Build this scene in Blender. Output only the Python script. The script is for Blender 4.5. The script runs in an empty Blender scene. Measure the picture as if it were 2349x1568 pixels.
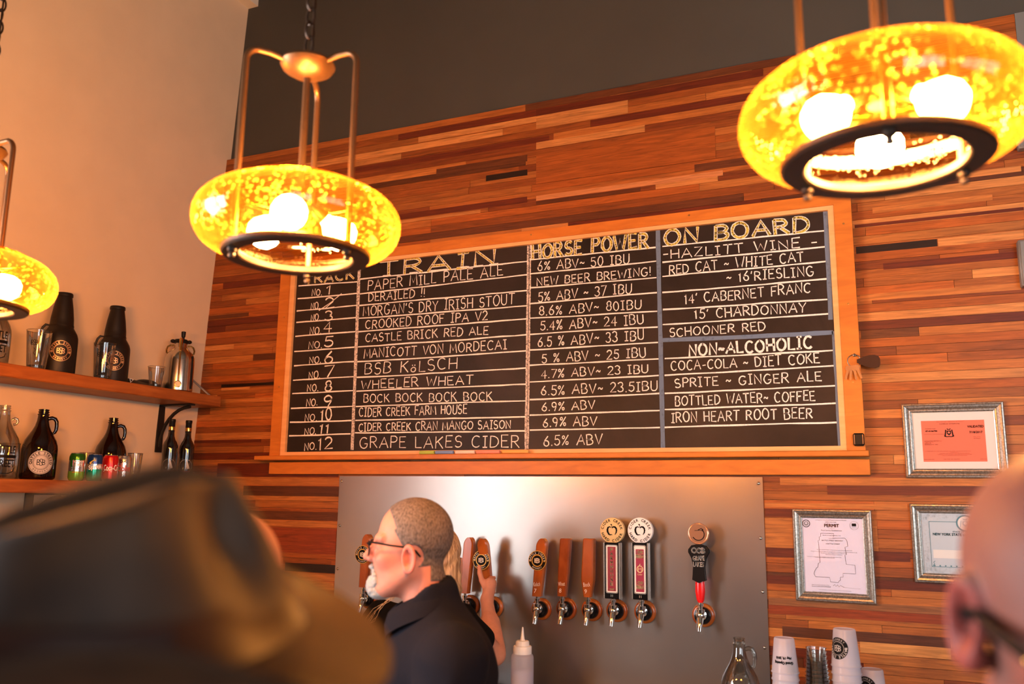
import bpy, math, random
import numpy as np
from mathutils import Vector, Matrix
rnd = random.Random(7)
sc = bpy.context.scene
COL = sc.collection
PI = math.pi

# ------------------------------------------------------------------ camera
def cam_axes(yaw, pitch, roll):
    f = np.array([-math.sin(yaw)*math.cos(pitch), math.cos(yaw)*math.cos(pitch), math.sin(pitch)])
    r = np.array([math.cos(yaw), math.sin(yaw), 0.0]); u = np.cross(r, f)
    c, s = math.cos(roll), math.sin(roll)
    return c*r+s*u, -s*r+c*u, f
CAMLOC = (0.0, -3.60, 1.70)
_r, _u, _f = cam_axes(0.41820, 0.17948, 0.013427)
cd = bpy.data.cameras.new('camera'); cam = bpy.data.objects.new('camera', cd); COL.objects.link(cam)
M = Matrix.Identity(4)
for i in range(3):
    M[i][0] = _r[i]; M[i][1] = _u[i]; M[i][2] = -_f[i]; M[i][3] = CAMLOC[i]
cam.matrix_world = M
cd.sensor_width = 36.0; cd.lens = 30.154
cd.clip_start = 0.05
cd.dof.use_dof = True; cd.dof.focus_distance = 3.75; cd.dof.aperture_fstop = 2.5
sc.camera = cam

# ------------------------------------------------------------------ view, world, daylight
sc.view_settings.view_transform = 'Standard'
sc.view_settings.look = 'None'
sc.view_settings.exposure = 0.0
sc.view_settings.gamma = 1.0
sc.view_settings.use_curve_mapping = False
w = bpy.data.worlds.new('world'); sc.world = w; w.use_nodes = True
w.node_tree.nodes['Background'].inputs[0].default_value = (0.80, 0.90, 1.0, 1)
w.node_tree.nodes['Background'].inputs[1].default_value = 2.0
def area(name, loc, rot, sx, sy, power, col):
    l = bpy.data.lights.new(name, 'AREA'); l.shape = 'RECTANGLE'; l.size = sx; l.size_y = sy
    l.energy = power; l.color = col
    o = bpy.data.objects.new(name, l); COL.objects.link(o); o.location = loc; o.rotation_euler = rot
    return o
# daylight arriving through the two shop windows (behind and to the left of the camera)
area('daylight_front_window', (3.05, -7.10, 1.95), (PI/2, 0, 0), 3.3, 2.2, 230, (0.86, 0.93, 1.0))
area('daylight_right_window', (5.10, -4.2, 2.0), (0, PI/2, 0), 1.9, 3.0, 75, (0.84, 0.92, 1.0))
area('daylight_side_window', (-3.70, -4.0, 1.9), (0, -PI/2, 0), 1.8, 2.0, 470, (0.90, 0.95, 1.0))
LAMP_POWER = 32.0          # each pendant bulb
# ------------------------------------------------------------------ materials
MATS = {}
def new_mat(name):
    m = bpy.data.materials.new(name); m.use_nodes = True
    nt = m.node_tree; b = nt.nodes['Principled BSDF']; MATS[name] = m
    return m, nt, b
def mat(name, col, rough=0.5, metal=0.0, spec=0.5, noise=0.0, nscale=20.0, stretch=(1,1,1), bump=0.0, coat=0.0, sss=0.0, sheen=0.0, emit=None, emit_s=0.0, trans=0.0):
    m, nt, b = new_mat(name)
    b.inputs['Base Color'].default_value = (*col, 1); b.inputs['Roughness'].default_value = rough
    b.inputs['Metallic'].default_value = metal; b.inputs['Specular IOR Level'].default_value = spec
    b.inputs['Coat Weight'].default_value = coat
    if sss:
        b.inputs['Subsurface Weight'].default_value = sss
        b.inputs['Subsurface Radius'].default_value = (0.012, 0.004, 0.002); b.inputs['Subsurface Scale'].default_value = 1.0
    if sheen: b.inputs['Sheen Weight'].default_value = sheen
    if emit: b.inputs['Emission Color'].default_value = (*emit, 1); b.inputs['Emission Strength'].default_value = emit_s
    if noise or bump:
        tc = nt.nodes.new('ShaderNodeTexCoord'); mp = nt.nodes.new('ShaderNodeMapping'); mp.inputs['Scale'].default_value = stretch
        n = nt.nodes.new('ShaderNodeTexNoise'); n.inputs['Scale'].default_value = nscale; n.inputs['Detail'].default_value = 5
        nt.links.new(tc.outputs['Object'], mp.inputs[0]); nt.links.new(mp.outputs[0], n.inputs['Vector'])
        if noise:
            mx = nt.nodes.new('ShaderNodeMix'); mx.data_type = 'RGBA'
            mx.inputs['A'].default_value = (*[max(0, c*(1-noise)) for c in col], 1)
            mx.inputs['B'].default_value = (*[min(1, c*(1+noise)) for c in col], 1)
            cr = nt.nodes.new('ShaderNodeMapRange'); cr.inputs['From Min'].default_value = 0.3; cr.inputs['From Max'].default_value = 0.7
            nt.links.new(n.outputs['Fac'], cr.inputs['Value']); nt.links.new(cr.outputs[0], mx.inputs['Factor'])
            nt.links.new(mx.outputs['Result'], b.inputs['Base Color'])
        if bump:
            bp = nt.nodes.new('ShaderNodeBump'); bp.inputs['Strength'].default_value = bump; bp.inputs['Distance'].default_value = 0.01
            nt.links.new(n.outputs['Fac'], bp.inputs['Height']); nt.links.new(bp.outputs[0], b.inputs['Normal'])
    return m
def thin_glass(name, tint=(0.95, 0.96, 0.95), edge=0.35, rough=0.02):
    """thin-walled clear glass: see-through, tinted, mirror-like towards grazing angles"""
    m, nt, b = new_mat(name); nt.nodes.remove(b)
    out = nt.nodes['Material Output']
    tr = nt.nodes.new('ShaderNodeBsdfTransparent'); tr.inputs[0].default_value = (*tint, 1)
    gl = nt.nodes.new('ShaderNodeBsdfGlossy'); gl.inputs['Roughness'].default_value = rough
    lw = nt.nodes.new('ShaderNodeLayerWeight'); lw.inputs[0].default_value = edge
    mr = nt.nodes.new('ShaderNodeMath'); mr.operation = 'MULTIPLY_ADD'; mr.inputs[1].default_value = 0.75; mr.inputs[2].default_value = 0.05
    nt.links.new(lw.outputs['Fresnel'], mr.inputs[0])
    mx = nt.nodes.new('ShaderNodeMixShader')
    nt.links.new(mr.outputs[0], mx.inputs[0]); nt.links.new(tr.outputs[0], mx.inputs[1]); nt.links.new(gl.outputs[0], mx.inputs[2])
    nt.links.new(mx.outputs[0], out.inputs[0])
    return m
def chalk_mat(name, col, scale=120.0, lo=0.30, hi=0.55, floor=0.15):
    """dusty chalk: grainy coverage, the slate shows through"""
    m, nt, b = new_mat(name); out = nt.nodes['Material Output']
    b.inputs['Base Color'].default_value = (*col, 1); b.inputs['Roughness'].default_value = 0.95; b.inputs['Specular IOR Level'].default_value = 0.05
    tc = nt.nodes.new('ShaderNodeTexCoord'); n = nt.nodes.new('ShaderNodeTexNoise'); n.inputs['Scale'].default_value = scale; n.inputs['Detail'].default_value = 3
    nt.links.new(tc.outputs['Object'], n.inputs['Vector'])
    mr = nt.nodes.new('ShaderNodeMapRange'); mr.inputs['From Min'].default_value = lo; mr.inputs['From Max'].default_value = hi; mr.inputs['To Min'].default_value = floor
    nt.links.new(n.outputs['Fac'], mr.inputs['Value'])
    tr = nt.nodes.new('ShaderNodeBsdfTransparent'); mx = nt.nodes.new('ShaderNodeMixShader')
    nt.links.new(mr.outputs[0], mx.inputs[0]); nt.links.new(tr.outputs[0], mx.inputs[1]); nt.links.new(b.outputs[0], mx.inputs[2])
    nt.links.new(mx.outputs[0], out.inputs[0])
    return m
def plank_mat(name='reclaimed_planks'):
    m, nt, b = new_mat(name)
    at = nt.nodes.new('ShaderNodeAttribute'); at.attribute_name = 'tone'
    ps = nt.nodes.new('ShaderNodeAttribute'); ps.attribute_name = 'grain'
    tc = nt.nodes.new('ShaderNodeTexCoord'); ad = nt.nodes.new('ShaderNodeVectorMath'); ad.operation = 'ADD'
    nt.links.new(tc.outputs['Object'], ad.inputs[0]); nt.links.new(ps.outputs['Vector'], ad.inputs[1])
    mp = nt.nodes.new('ShaderNodeMapping'); mp.inputs['Scale'].default_value = (1.9, 1.0, 34.0)
    nt.links.new(ad.outputs[0], mp.inputs[0])
    n = nt.nodes.new('ShaderNodeTexNoise'); n.inputs['Scale'].default_value = 2.6; n.inputs['Detail'].default_value = 7; n.inputs['Roughness'].default_value = 0.62; n.inputs['Distortion'].default_value = 1.3
    nt.links.new(mp.outputs[0], n.inputs['Vector'])
    mr = nt.nodes.new('ShaderNodeMapRange'); mr.inputs['From Min'].default_value = 0.28; mr.inputs['From Max'].default_value = 0.72; mr.inputs['To Min'].default_value = 0.52; mr.inputs['To Max'].default_value = 1.32
    nt.links.new(n.outputs['Fac'], mr.inputs['Value'])
    ml = nt.nodes.new('ShaderNodeVectorMath'); ml.operation = 'SCALE'
    nt.links.new(at.outputs['Color'], ml.inputs[0]); nt.links.new(mr.outputs[0], ml.inputs['Scale'])
    nt.links.new(ml.outputs[0], b.inputs['Base Color'])
    b.inputs['Roughness'].default_value = 0.42; b.inputs['Specular IOR Level'].default_value = 0.35
    bp = nt.nodes.new('ShaderNodeBump'); bp.inputs['Strength'].default_value = 0.12; bp.inputs['Distance'].default_value = 0.004
    nt.links.new(n.outputs['Fac'], bp.inputs['Height']); nt.links.new(bp.outputs[0], b.inputs['Normal'])
    return m
def seeded_glass(name='amber_seeded_glass'):
    m, nt, b = new_mat(name); nt.nodes.remove(b); out = nt.nodes['Material Output']
    tc = nt.nodes.new('ShaderNodeTexCoord')
    v = nt.nodes.new('ShaderNodeTexVoronoi'); v.inputs['Scale'].default_value = 105.0
    n = nt.nodes.new('ShaderNodeTexNoise'); n.inputs['Scale'].default_value = 13.0; n.inputs['Detail'].default_value = 3
    nt.links.new(tc.outputs['Object'], v.inputs['Vector']); nt.links.new(tc.outputs['Object'], n.inputs['Vector'])
    seed = nt.nodes.new('ShaderNodeMapRange'); seed.inputs['From Min'].default_value = 0.42; seed.inputs['From Max'].default_value = 0.20   # bubbles: cell centres
    nt.links.new(v.outputs['Distance'], seed.inputs['Value'])
    patch = nt.nodes.new('ShaderNodeMapRange'); patch.inputs['From Min'].default_value = 0.40; patch.inputs['From Max'].default_value = 0.62
    nt.links.new(n.outputs['Fac'], patch.inputs['Value'])
    mul = nt.nodes.new('ShaderNodeMath'); mul.operation = 'MULTIPLY'
    nt.links.new(seed.outputs[0], mul.inputs[0]); nt.links.new(patch.outputs[0], mul.inputs[1])
    fac = nt.nodes.new('ShaderNodeMath'); fac.operation = 'MULTIPLY_ADD'; fac.inputs[1].default_value = 0.42; fac.inputs[2].default_value = 0.018
    nt.links.new(mul.outputs[0], fac.inputs[0])
    fc = nt.nodes.new('ShaderNodeLayerWeight'); fc.inputs[0].default_value = 0.5
    pw = nt.nodes.new('ShaderNodeMath'); pw.operation = 'POWER'; pw.inputs[1].default_value = 3.0; nt.links.new(fc.outputs['Facing'], pw.inputs[0])
    f3 = nt.nodes.new('ShaderNodeMath'); f3.operation = 'MULTIPLY_ADD'; f3.inputs[1].default_value = 0.16; nt.links.new(pw.outputs[0], f3.inputs[0]); nt.links.new(fac.outputs[0], f3.inputs[2]); fac = f3   # longer path through the glass at the edges
    tr = nt.nodes.new('ShaderNodeBsdfTransparent'); tr.inputs[0].default_value = (1.0, 0.66, 0.17, 1)
    tl = nt.nodes.new('ShaderNodeBsdfTranslucent'); tl.inputs[0].default_value = (1.0, 0.50, 0.06, 1)
    m1 = nt.nodes.new('ShaderNodeMixShader'); nt.links.new(fac.outputs[0], m1.inputs[0]); nt.links.new(tr.outputs[0], m1.inputs[1]); nt.links.new(tl.outputs[0], m1.inputs[2])
    gl = nt.nodes.new('ShaderNodeBsdfGlossy'); gl.inputs['Roughness'].default_value = 0.05; gl.inputs[0].default_value = (1, 0.9, 0.7, 1)
    bp = nt.nodes.new('ShaderNodeBump'); bp.inputs['Strength'].default_value = 0.25; bp.inputs['Distance'].default_value = 0.004
    nt.links.new(mul.outputs[0], bp.inputs['Height']); nt.links.new(bp.outputs[0], gl.inputs['Normal'])
    lw = nt.nodes.new('ShaderNodeLayerWeight'); lw.inputs[0].default_value = 0.30
    f2 = nt.nodes.new('ShaderNodeMath'); f2.operation = 'MULTIPLY_ADD'; f2.inputs[1].default_value = 0.5; f2.inputs[2].default_value = 0.04
    nt.links.new(lw.outputs['Fresnel'], f2.inputs[0])
    m2 = nt.nodes.new('ShaderNodeMixShader'); nt.links.new(f2.outputs[0], m2.inputs[0]); nt.links.new(m1.outputs[0], m2.inputs[1]); nt.links.new(gl.outputs[0], m2.inputs[2])
    nt.links.new(m2.outputs[0], out.inputs[0])
    return m

# ------------------------------------------------------------------ mesh builder
def V3(*a): return np.array(a, float)
class MB:
    def __init__(s): s.v = []; s.f = []; s.m = []; s.tone = None
    def add(s, verts, faces, mi=0):
        o = len(s.v); s.v += [tuple(map(float, p)) for p in verts]
        s.f += [tuple(i+o for i in f) for f in faces]; s.m += [mi]*len(faces)
    def box(s, lo, hi, mi=0, bev=0.0):
        x0, y0, z0 = lo; x1, y1, z1 = hi
        if bev <= 0:
            s.add([(x0,y0,z0),(x1,y0,z0),(x1,y1,z0),(x0,y1,z0),(x0,y0,z1),(x1,y0,z1),(x1,y1,z1),(x0,y1,z1)],
                  [(0,3,2,1),(4,5,6,7),(0,1,5,4),(1,2,6,5),(2,3,7,6),(3,0,4,7)], mi); return
        b = min(bev, (x1-x0)/2.01, (y1-y0)/2.01, (z1-z0)/2.01)
        ring = lambda z, e: [(x0+e,y0+b+e*0,z),(x0+b,y0+e,z),(x1-b,y0+e,z),(x1-e,y0+b,z),(x1-e,y1-b,z),(x1-b,y1-e,z),(x0+b,y1-e,z),(x0+e,y1-b,z)]
        L = [ring(z0, b), ring(z0+b, 0), ring(z1-b, 0), ring(z1, b)]
        s.loft(L, True, True, mi)
    def loft(s, rings, cap0=True, cap1=True, mi=0, closed=True):
        n = len(rings[0]); V = [p for r in rings for p in r]; F = []
        for i in range(len(rings)-1):
            for j in range(n if closed else n-1):
                k = (j+1) % n
                F.append((i*n+j, i*n+k, (i+1)*n+k, (i+1)*n+j))
        if cap0: F.append(tuple(range(n-1, -1, -1)))
        if cap1: F.append(tuple((len(rings)-1)*n+j for j in range(n)))
        s.add(V, F, mi)
    def lathe(s, prof, c=(0,0,0), seg=32, mi=0, axis='z', cap0=True, cap1=True):
        R = []
        for r, h in prof:
            ring = []
            for j in range(seg):
                a = 2*PI*j/seg; x, y = r*math.cos(a), r*math.sin(a)
                if axis == 'z': p = (c[0]+x, c[1]+y, c[2]+h)
                elif axis == 'y': p = (c[0]+x, c[1]-h, c[2]+y)       # h counted towards the room (-y)
                else: p = (c[0]+h, c[1]+x, c[2]+y)
                ring.append(p)
            R.append(ring)
        s.loft(R, cap0 and prof[0][0] > 1e-6, cap1 and prof[-1][0] > 1e-6, mi)
    def tube(s, pts, rad, seg=10, mi=0, caps=True):
        pts = [V3(*p) for p in pts]; n = len(pts)
        rad = rad if hasattr(rad, '__len__') else [rad]*n
        T = [pts[min(i+1, n-1)]-pts[max(i-1, 0)] for i in range(n)]
        T = [t/(np.linalg.norm(t)+1e-12) for t in T]
        a = np.cross(T[0], V3(0, 0, 1))
        if np.linalg.norm(a) < 1e-3: a = V3(1, 0, 0)
        a /= np.linalg.norm(a); R = []
        for i in range(n):
            a = a-T[i]*np.dot(a, T[i]); a /= np.linalg.norm(a); b = np.cross(T[i], a)
            R.append([tuple(pts[i]+rad[i]*(math.cos(2*PI*j/seg)*a+math.sin(2*PI*j/seg)*b)) for j in range(seg)])
        s.loft(R, caps, caps, mi)
    def sphere(s, c, r, seg=20, rings=12, mi=0):
        r = r if hasattr(r, '__len__') else (r, r, r)
        R = []
        for i in range(1, rings):
            t = PI*i/rings
            R.append([(c[0]+r[0]*math.sin(t)*math.cos(2*PI*j/seg), c[1]+r[1]*math.sin(t)*math.sin(2*PI*j/seg), c[2]-r[2]*math.cos(t)) for j in range(seg)])
        s.loft(R, True, True, mi)
    def torus(s, c, R, r, seg=28, tub=8, mi=0, ax=None, ex=1.0):
        a, b = (V3(1,0,0), V3(0,1,0)) if ax is None else (V3(*ax[0]), V3(*ax[1]))
        pts = [V3(*c)+R*(math.cos(2*PI*i/seg)*a+ex*math.sin(2*PI*i/seg)*b) for i in range(seg+1)]
        s.tube(pts, r, tub, mi, caps=False)
    def prism(s, poly, y0, y1, mi=0):
        """closed outline in (x, z) extruded from y0 (front) to y1"""
        n = len(poly); V = [(x, y0, z) for x, z in poly]+[(x, y1, z) for x, z in poly]
        F = [tuple(range(n)), tuple(range(2*n-1, n-1, -1))]+[(i, i+n, (i+1) % n+n, (i+1) % n) for i in range(n)]
        s.add(V, F, mi)
    def xform(s, M):
        s.v = [tuple(M @ Vector(p)) for p in s.v]; return s
    def build(s, name, mats, parent=None, smooth=True, angle=40):
        me = bpy.data.meshes.new(name); me.from_pydata(s.v, [], s.f)
        mats = mats if isinstance(mats, (list, tuple)) else [mats]
        for m in mats: me.materials.append(m if not isinstance(m, str) else MATS[m])
        me.polygons.foreach_set('material_index', s.m)
        me.update()
        import bmesh
        bm = bmesh.new(); bm.from_mesh(me); bmesh.ops.recalc_face_normals(bm, faces=bm.faces); bm.to_mesh(me); bm.free()
        if smooth:
            me.polygons.foreach_set('use_smooth', [True]*len(me.polygons))
            me.set_sharp_from_angle(angle=math.radians(angle))
        o = bpy.data.objects.new(name, me); COL.objects.link(o)
        if parent is not None:
            o.parent = parent
            o.matrix_parent_inverse = Matrix.Translation(-Vector(parent.location)) if not parent.parent else Matrix.Identity(4)
        return o
# all geometry is written in world metres; a thing's Empty sits at its base and its parts keep their world place
def thing(name, label, cat, loc, group=None):
    o = bpy.data.objects.new(name, None); COL.objects.link(o); o.location = loc; o.empty_display_size = 0.05
    o['label'] = label; o['category'] = cat
    if group: o['group'] = group
    return o
def tag(o, label, cat, group=None):
    o['label'] = label; o['category'] = cat
    if group: o['group'] = group
    return o
def struct(name, mb, mats, **k):
    o = mb.build(name, mats, **k); o['kind'] = 'structure'; return o
def dup(root, off, label=None):
    """copy a thing with its parts and their sub-parts, moved by off"""
    def cp(o, par):
        c = o.copy(); COL.objects.link(c); c.parent = par
        if par is not None: c.matrix_parent_inverse = o.matrix_parent_inverse.copy()
        for ch in o.children: cp(ch, c)
        return c
    r = cp(root, None); r.location = Vector(root.location)+Vector(off)
    if label: r['label'] = label
    return r

# ------------------------------------------------------------------ flat lettering (built-in font) -> outlines
_fc = {}
def font_mesh(txt):
    if txt not in _fc:
        cu = bpy.data.curves.new('t', 'FONT'); cu.body = txt; cu.resolution_u = 2
        o = bpy.data.objects.new('t', cu); COL.objects.link(o)
        me = o.to_mesh()
        v = np.array([tuple(p.co) for p in me.vertices]) if len(me.vertices) else np.zeros((0, 3))
        f = [tuple(p.vertices) for p in me.polygons]
        o.to_mesh_clear(); bpy.data.objects.remove(o); bpy.data.curves.remove(cu)
        if len(v):
            v = v[:, :2]-v[:, :2].min(0)
        _fc[txt] = (v, f)
    return _fc[txt]
class Decal:
    """2-D marks (metres) laid on a surface through fn(x, y, lift) -> world point"""
    def __init__(s, fn): s.fn = fn; s.mb = MB(); s.lift = 0.0
    def put(s, pts, faces, mi, lift): s.mb.add([s.fn(x, y, s.lift+lift) for x, y in pts], faces, mi)
    def text(s, txt, x, y, h, mi=0, w=None, lift=0.0008, align='c', rot=0.0, bold=0.0):
        v, f = font_mesh(txt)
        if not len(v): return
        sz = v.max(0); k = h/max(sz[1], 1e-6); kx = k if w is None else w/max(sz[0], 1e-6)
        q = v*np.array([kx, k]); W = sz[0]*kx
        q = q-np.array([{'c': W/2, 'l': 0, 'r': W}[align], h/2])
        for d in ([(0, 0)] if not bold else [(0, 0), (bold, 0), (-bold, 0), (0, bold), (0, -bold)]):
            c, sn = math.cos(rot), math.sin(rot)
            P = [(x+(a+d[0])*c-(b+d[1])*sn, y+(a+d[0])*sn+(b+d[1])*c) for a, b in q]
            s.put(P, f, mi, lift)
    def arc(s, txt, cx, cy, r, h, mi=0, mid=90.0, step=None, inward=True, lift=0.0008, bold=0.0):
        """letters along a circle; mid is the angle of the middle letter"""
        n = len(txt); step = step or math.degrees(h*0.95/r)
        for i, ch in enumerate(txt):
            if ch == ' ': continue
            d = (i-(n-1)/2)*step
            a = math.radians(mid-d if inward else mid+d)
            s.text(ch, cx+r*math.cos(a), cy+r*math.sin(a), h, mi, lift=lift, rot=a-PI/2 if inward else a+PI/2, bold=bold)
    def disc(s, cx, cy, r, mi=0, r0=0.0, seg=40, rings=5, lift=0.0004, sy=1.0):
        if r0 <= 0: r0 = r*1e-3
        P = []; F = []
        for i in range(rings+1):
            q = r0+(r-r0)*i/rings
            P += [(cx+q*math.cos(2*PI*j/seg), cy+sy*q*math.sin(2*PI*j/seg)) for j in range(seg)]
        for i in range(rings):
            for j in range(seg):
                k = (j+1) % seg; F.append((i*seg+j, (i+1)*seg+j, (i+1)*seg+k, i*seg+k))
        s.put(P, F, mi, lift)
    def rect(s, x0, y0, x1, y1, mi=0, nx=1, ny=1, lift=0.0004):
        P = [(x0+(x1-x0)*i/nx, y0+(y1-y0)*j/ny) for j in range(ny+1) for i in range(nx+1)]
        F = [(j*(nx+1)+i, j*(nx+1)+i+1, (j+1)*(nx+1)+i+1, (j+1)*(nx+1)+i) for j in range(ny) for i in range(nx)]
        s.put(P, F, mi, lift)
    def poly(s, pts, mi=0, lift=0.0006): s.put(pts, [tuple(range(len(pts)))], mi, lift)
    def line(s, pts, w, mi=0, lift=0.0008, jit=0.0):
        pts = [np.array(p, float) for p in pts]; L = []; n = len(pts)
        for i in range(n):
            t = pts[min(i+1, n-1)]-pts[max(i-1, 0)]; t = t/(np.linalg.norm(t)+1e-9); nn = np.array([-t[1], t[0]])
            ww = w/2*(1+(rnd.uniform(-jit, jit) if jit else 0))
            e = t*(w*0.25) if i == n-1 else (-t*(w*0.25) if i == 0 else 0)
            L += [tuple(pts[i]+nn*ww+e), tuple(pts[i]-nn*ww+e)]
        s.put(L, [(2*i, 2*i+1, 2*i+3, 2*i+2) for i in range(n-1)], mi, lift)
    def monogram(s, cx, cy, h, mi=0, w=None, lift=0.0010):
        """interlaced B S B drawn in strokes"""
        w = w or h*0.11; a = h*0.5
        def B(x, sx): 
            return [[(x, cy-a*.8), (x, cy+a*.8)], [(x, cy+a*.8), (x+sx*.55, cy+a*.75), (x+sx*.72, cy+a*.42), (x+sx*.55, cy+a*.08), (x, cy)], [(x, cy), (x+sx*.62, cy-a*.08), (x+sx*.82, cy-a*.42), (x+sx*.6, cy-a*.76), (x, cy-a*.8)]]
        S = [[(cx+a*.42, cy+a*.75), (cx+a*.2, cy+a*1.0), (cx-a*.25, cy+a*1.0), (cx-a*.42, cy+a*.7), (cx-a*.3, cy+a*.3), (cx+a*.3, cy-a*.25), (cx+a*.42, cy-a*.65), (cx+a*.25, cy-a*1.0), (cx-a*.2, cy-a*1.0), (cx-a*.42, cy-a*.75)]]
        for st in B(cx-a*1.15, a)+B(cx+a*.35, a)+S: s.line(st, w, mi, lift)
    def build(s, name, mats, parent=None): return s.mb.build(name, mats, parent, smooth=True)
def plane_map(o, ux, uy, n=None):
    o, ux, uy = V3(*o), V3(*ux), V3(*uy); n = np.cross(ux, uy) if n is None else V3(*n)
    return lambda x, y, l: tuple(o+ux*x+uy*y+n*l)
def cyl_map(c, R, phi0):
    """wrap on a vertical cylinder of radius R (or R(z)) round c; x runs to the viewer's right"""
    def fn(x, y, l):
        r = R(y) if callable(R) else R
        a = phi0+x/r
        return (c[0]+(r+l)*math.cos(a), c[1]+(r+l)*math.sin(a), c[2]+y)
    return fn
WALLMAP = lambda x, z, y=0.0: plane_map((x, y, z), (1, 0, 0), (0, 0, 1), (0, -1, 0))

# ------------------------------------------------------------------ the room
plank_mat(); seeded_glass()
mat('dark_paint', (0.052, 0.047, 0.036), 0.75, noise=0.06, nscale=3)
mat('cream_plaster', (0.71, 0.56, 0.375), 0.85, noise=0.03, nscale=6, bump=0.02)
mat('brown_paint', (0.11, 0.065, 0.04), 0.8)
mat('cream_trim', (0.80, 0.72, 0.58), 0.6)
mat('floor_concrete', (0.22, 0.17, 0.13), 0.6, noise=0.2, nscale=3)
mat('ceiling_paint', (0.13, 0.12, 0.10), 0.9)
mat('grey_metal', (0.22, 0.21, 0.19), 0.45, metal=0.4)
mat('window_frame', (0.05, 0.05, 0.05), 0.5)
thin_glass('window_glass', (0.97, 0.98, 0.98), 0.2)

XL = -3.50                      # left wall
def left_x(z): return XL+max(0.0, z-1.79)*0.050     # the wall leans a little with height
mb = MB(); mb.box((-3.8, -7.2, -0.1), (5.0, 0.2, 0.0)); struct('floor', mb, 'floor_concrete')
mb = MB(); mb.box((-3.8, -7.2, 5.0), (5.0, 0.2, 5.1)); struct('ceiling', mb, 'ceiling_paint')
mb = MB(); mb.box((-3.55, 0.030, 0.0), (5.0, 0.16, 5.0)); struct('wall_upper', mb, 'dark_paint', smooth=False)
# left wall with the opening of the side window
mb = MB()
def lw(y0, y1, z0, z1):
    n = 6
    for i in range(n):
        a, b = z0+(z1-z0)*i/n, z0+(z1-z0)*(i+1)/n
        xa, xb = left_x(a), left_x(b)
        mb.add([(xa-.15,y0,a),(xa,y0,a),(xa,y1,a),(xa-.15,y1,a),(xb-.15,y0,b),(xb,y0,b),(xb,y1,b),(xb-.15,y1,b)],
               [(0,3,2,1),(4,5,6,7),(0,1,5,4),(1,2,6,5),(2,3,7,6),(3,0,4,7)])
lw(-3.0, 0.10, 0, 5.0); lw(-7.2, -5.0, 0, 5.0); lw(-5.0, -3.0, 0, 1.0); lw(-5.0, -3.0, 2.8, 5.0)
struct('wall_left', mb, 'cream_plaster', smooth=False)
mb = MB()
for y0, y1, z0, z1 in ((-7.2, -5.8, 0, 5), (-2.6, 0.2, 0, 5), (-5.8, -2.6, 0, 1.0), (-5.8, -2.6, 3.0, 5)): mb.box((5.0, y0, z0), (5.15, y1, z1))
struct('wall_right', mb, 'brown_paint')
mb = MB()
mb.box((-3.55, -7.2, 0), (1.4, -7.05, 5)); mb.box((4.7, -7.2, 0), (5.0, -7.05, 5)); mb.box((1.4, -7.2, 0), (4.7, -7.05, 0.8)); mb.box((1.4, -7.2, 3.1), (4.7, -7.05, 5))
struct('wall_front', mb, 'brown_paint')
def window(name, corners, nx, ny, axis, wx=XL-.03):
    mb = MB(); (a0, z0), (a1, z1) = corners; t = 0.035
    def bar(p0, p1, q0, q1):
        mb.box((p0, -7.075, q0), (p1, -7.02, q1)) if axis == 'x' else mb.box((wx-.03, p0, q0), (wx+.03, p1, q1))
    for i in range(nx+1):
        c = a0+(a1-a0)*i/nx; bar(c-t, c+t, z0, z1)
    for j in range(ny+1):
        c = z0+(z1-z0)*j/ny; bar(a0, a1, c-t, c+t)
    f = struct(name, mb, 'window_frame')
    g = MB()
    g.box((a0, -7.052, z0), (a1, -7.046, z1)) if axis == 'x' else g.box((wx-.003, a0, z0), (wx+.003, a1, z1))
    g.build('pane', 'window_glass', f)
window('window_1', ((1.4, 0.8), (4.7, 3.1)), 4, 2, 'x')
window('window_2', ((-5.0, 1.0), (-3.0, 2.8)), 2, 2, 'y')
window('window_3', ((-5.8, 1.0), (-2.6, 3.0)), 3, 2, 'y', 5.05)
# cream soffit end just showing at the top of the corner
mb = MB(); mb.box((-3.50, -0.9, 4.545), (-3.290, 0.05, 4.75)); struct('trim_1', mb, 'cream_trim')
# plain grey door casing at the right-hand end of the panelling
mb = MB(); mb.box((0.535, -0.004, 0.0), (0.62, 0.03, 3.59)); struct('trim_2', mb, 'grey_metal')

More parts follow.
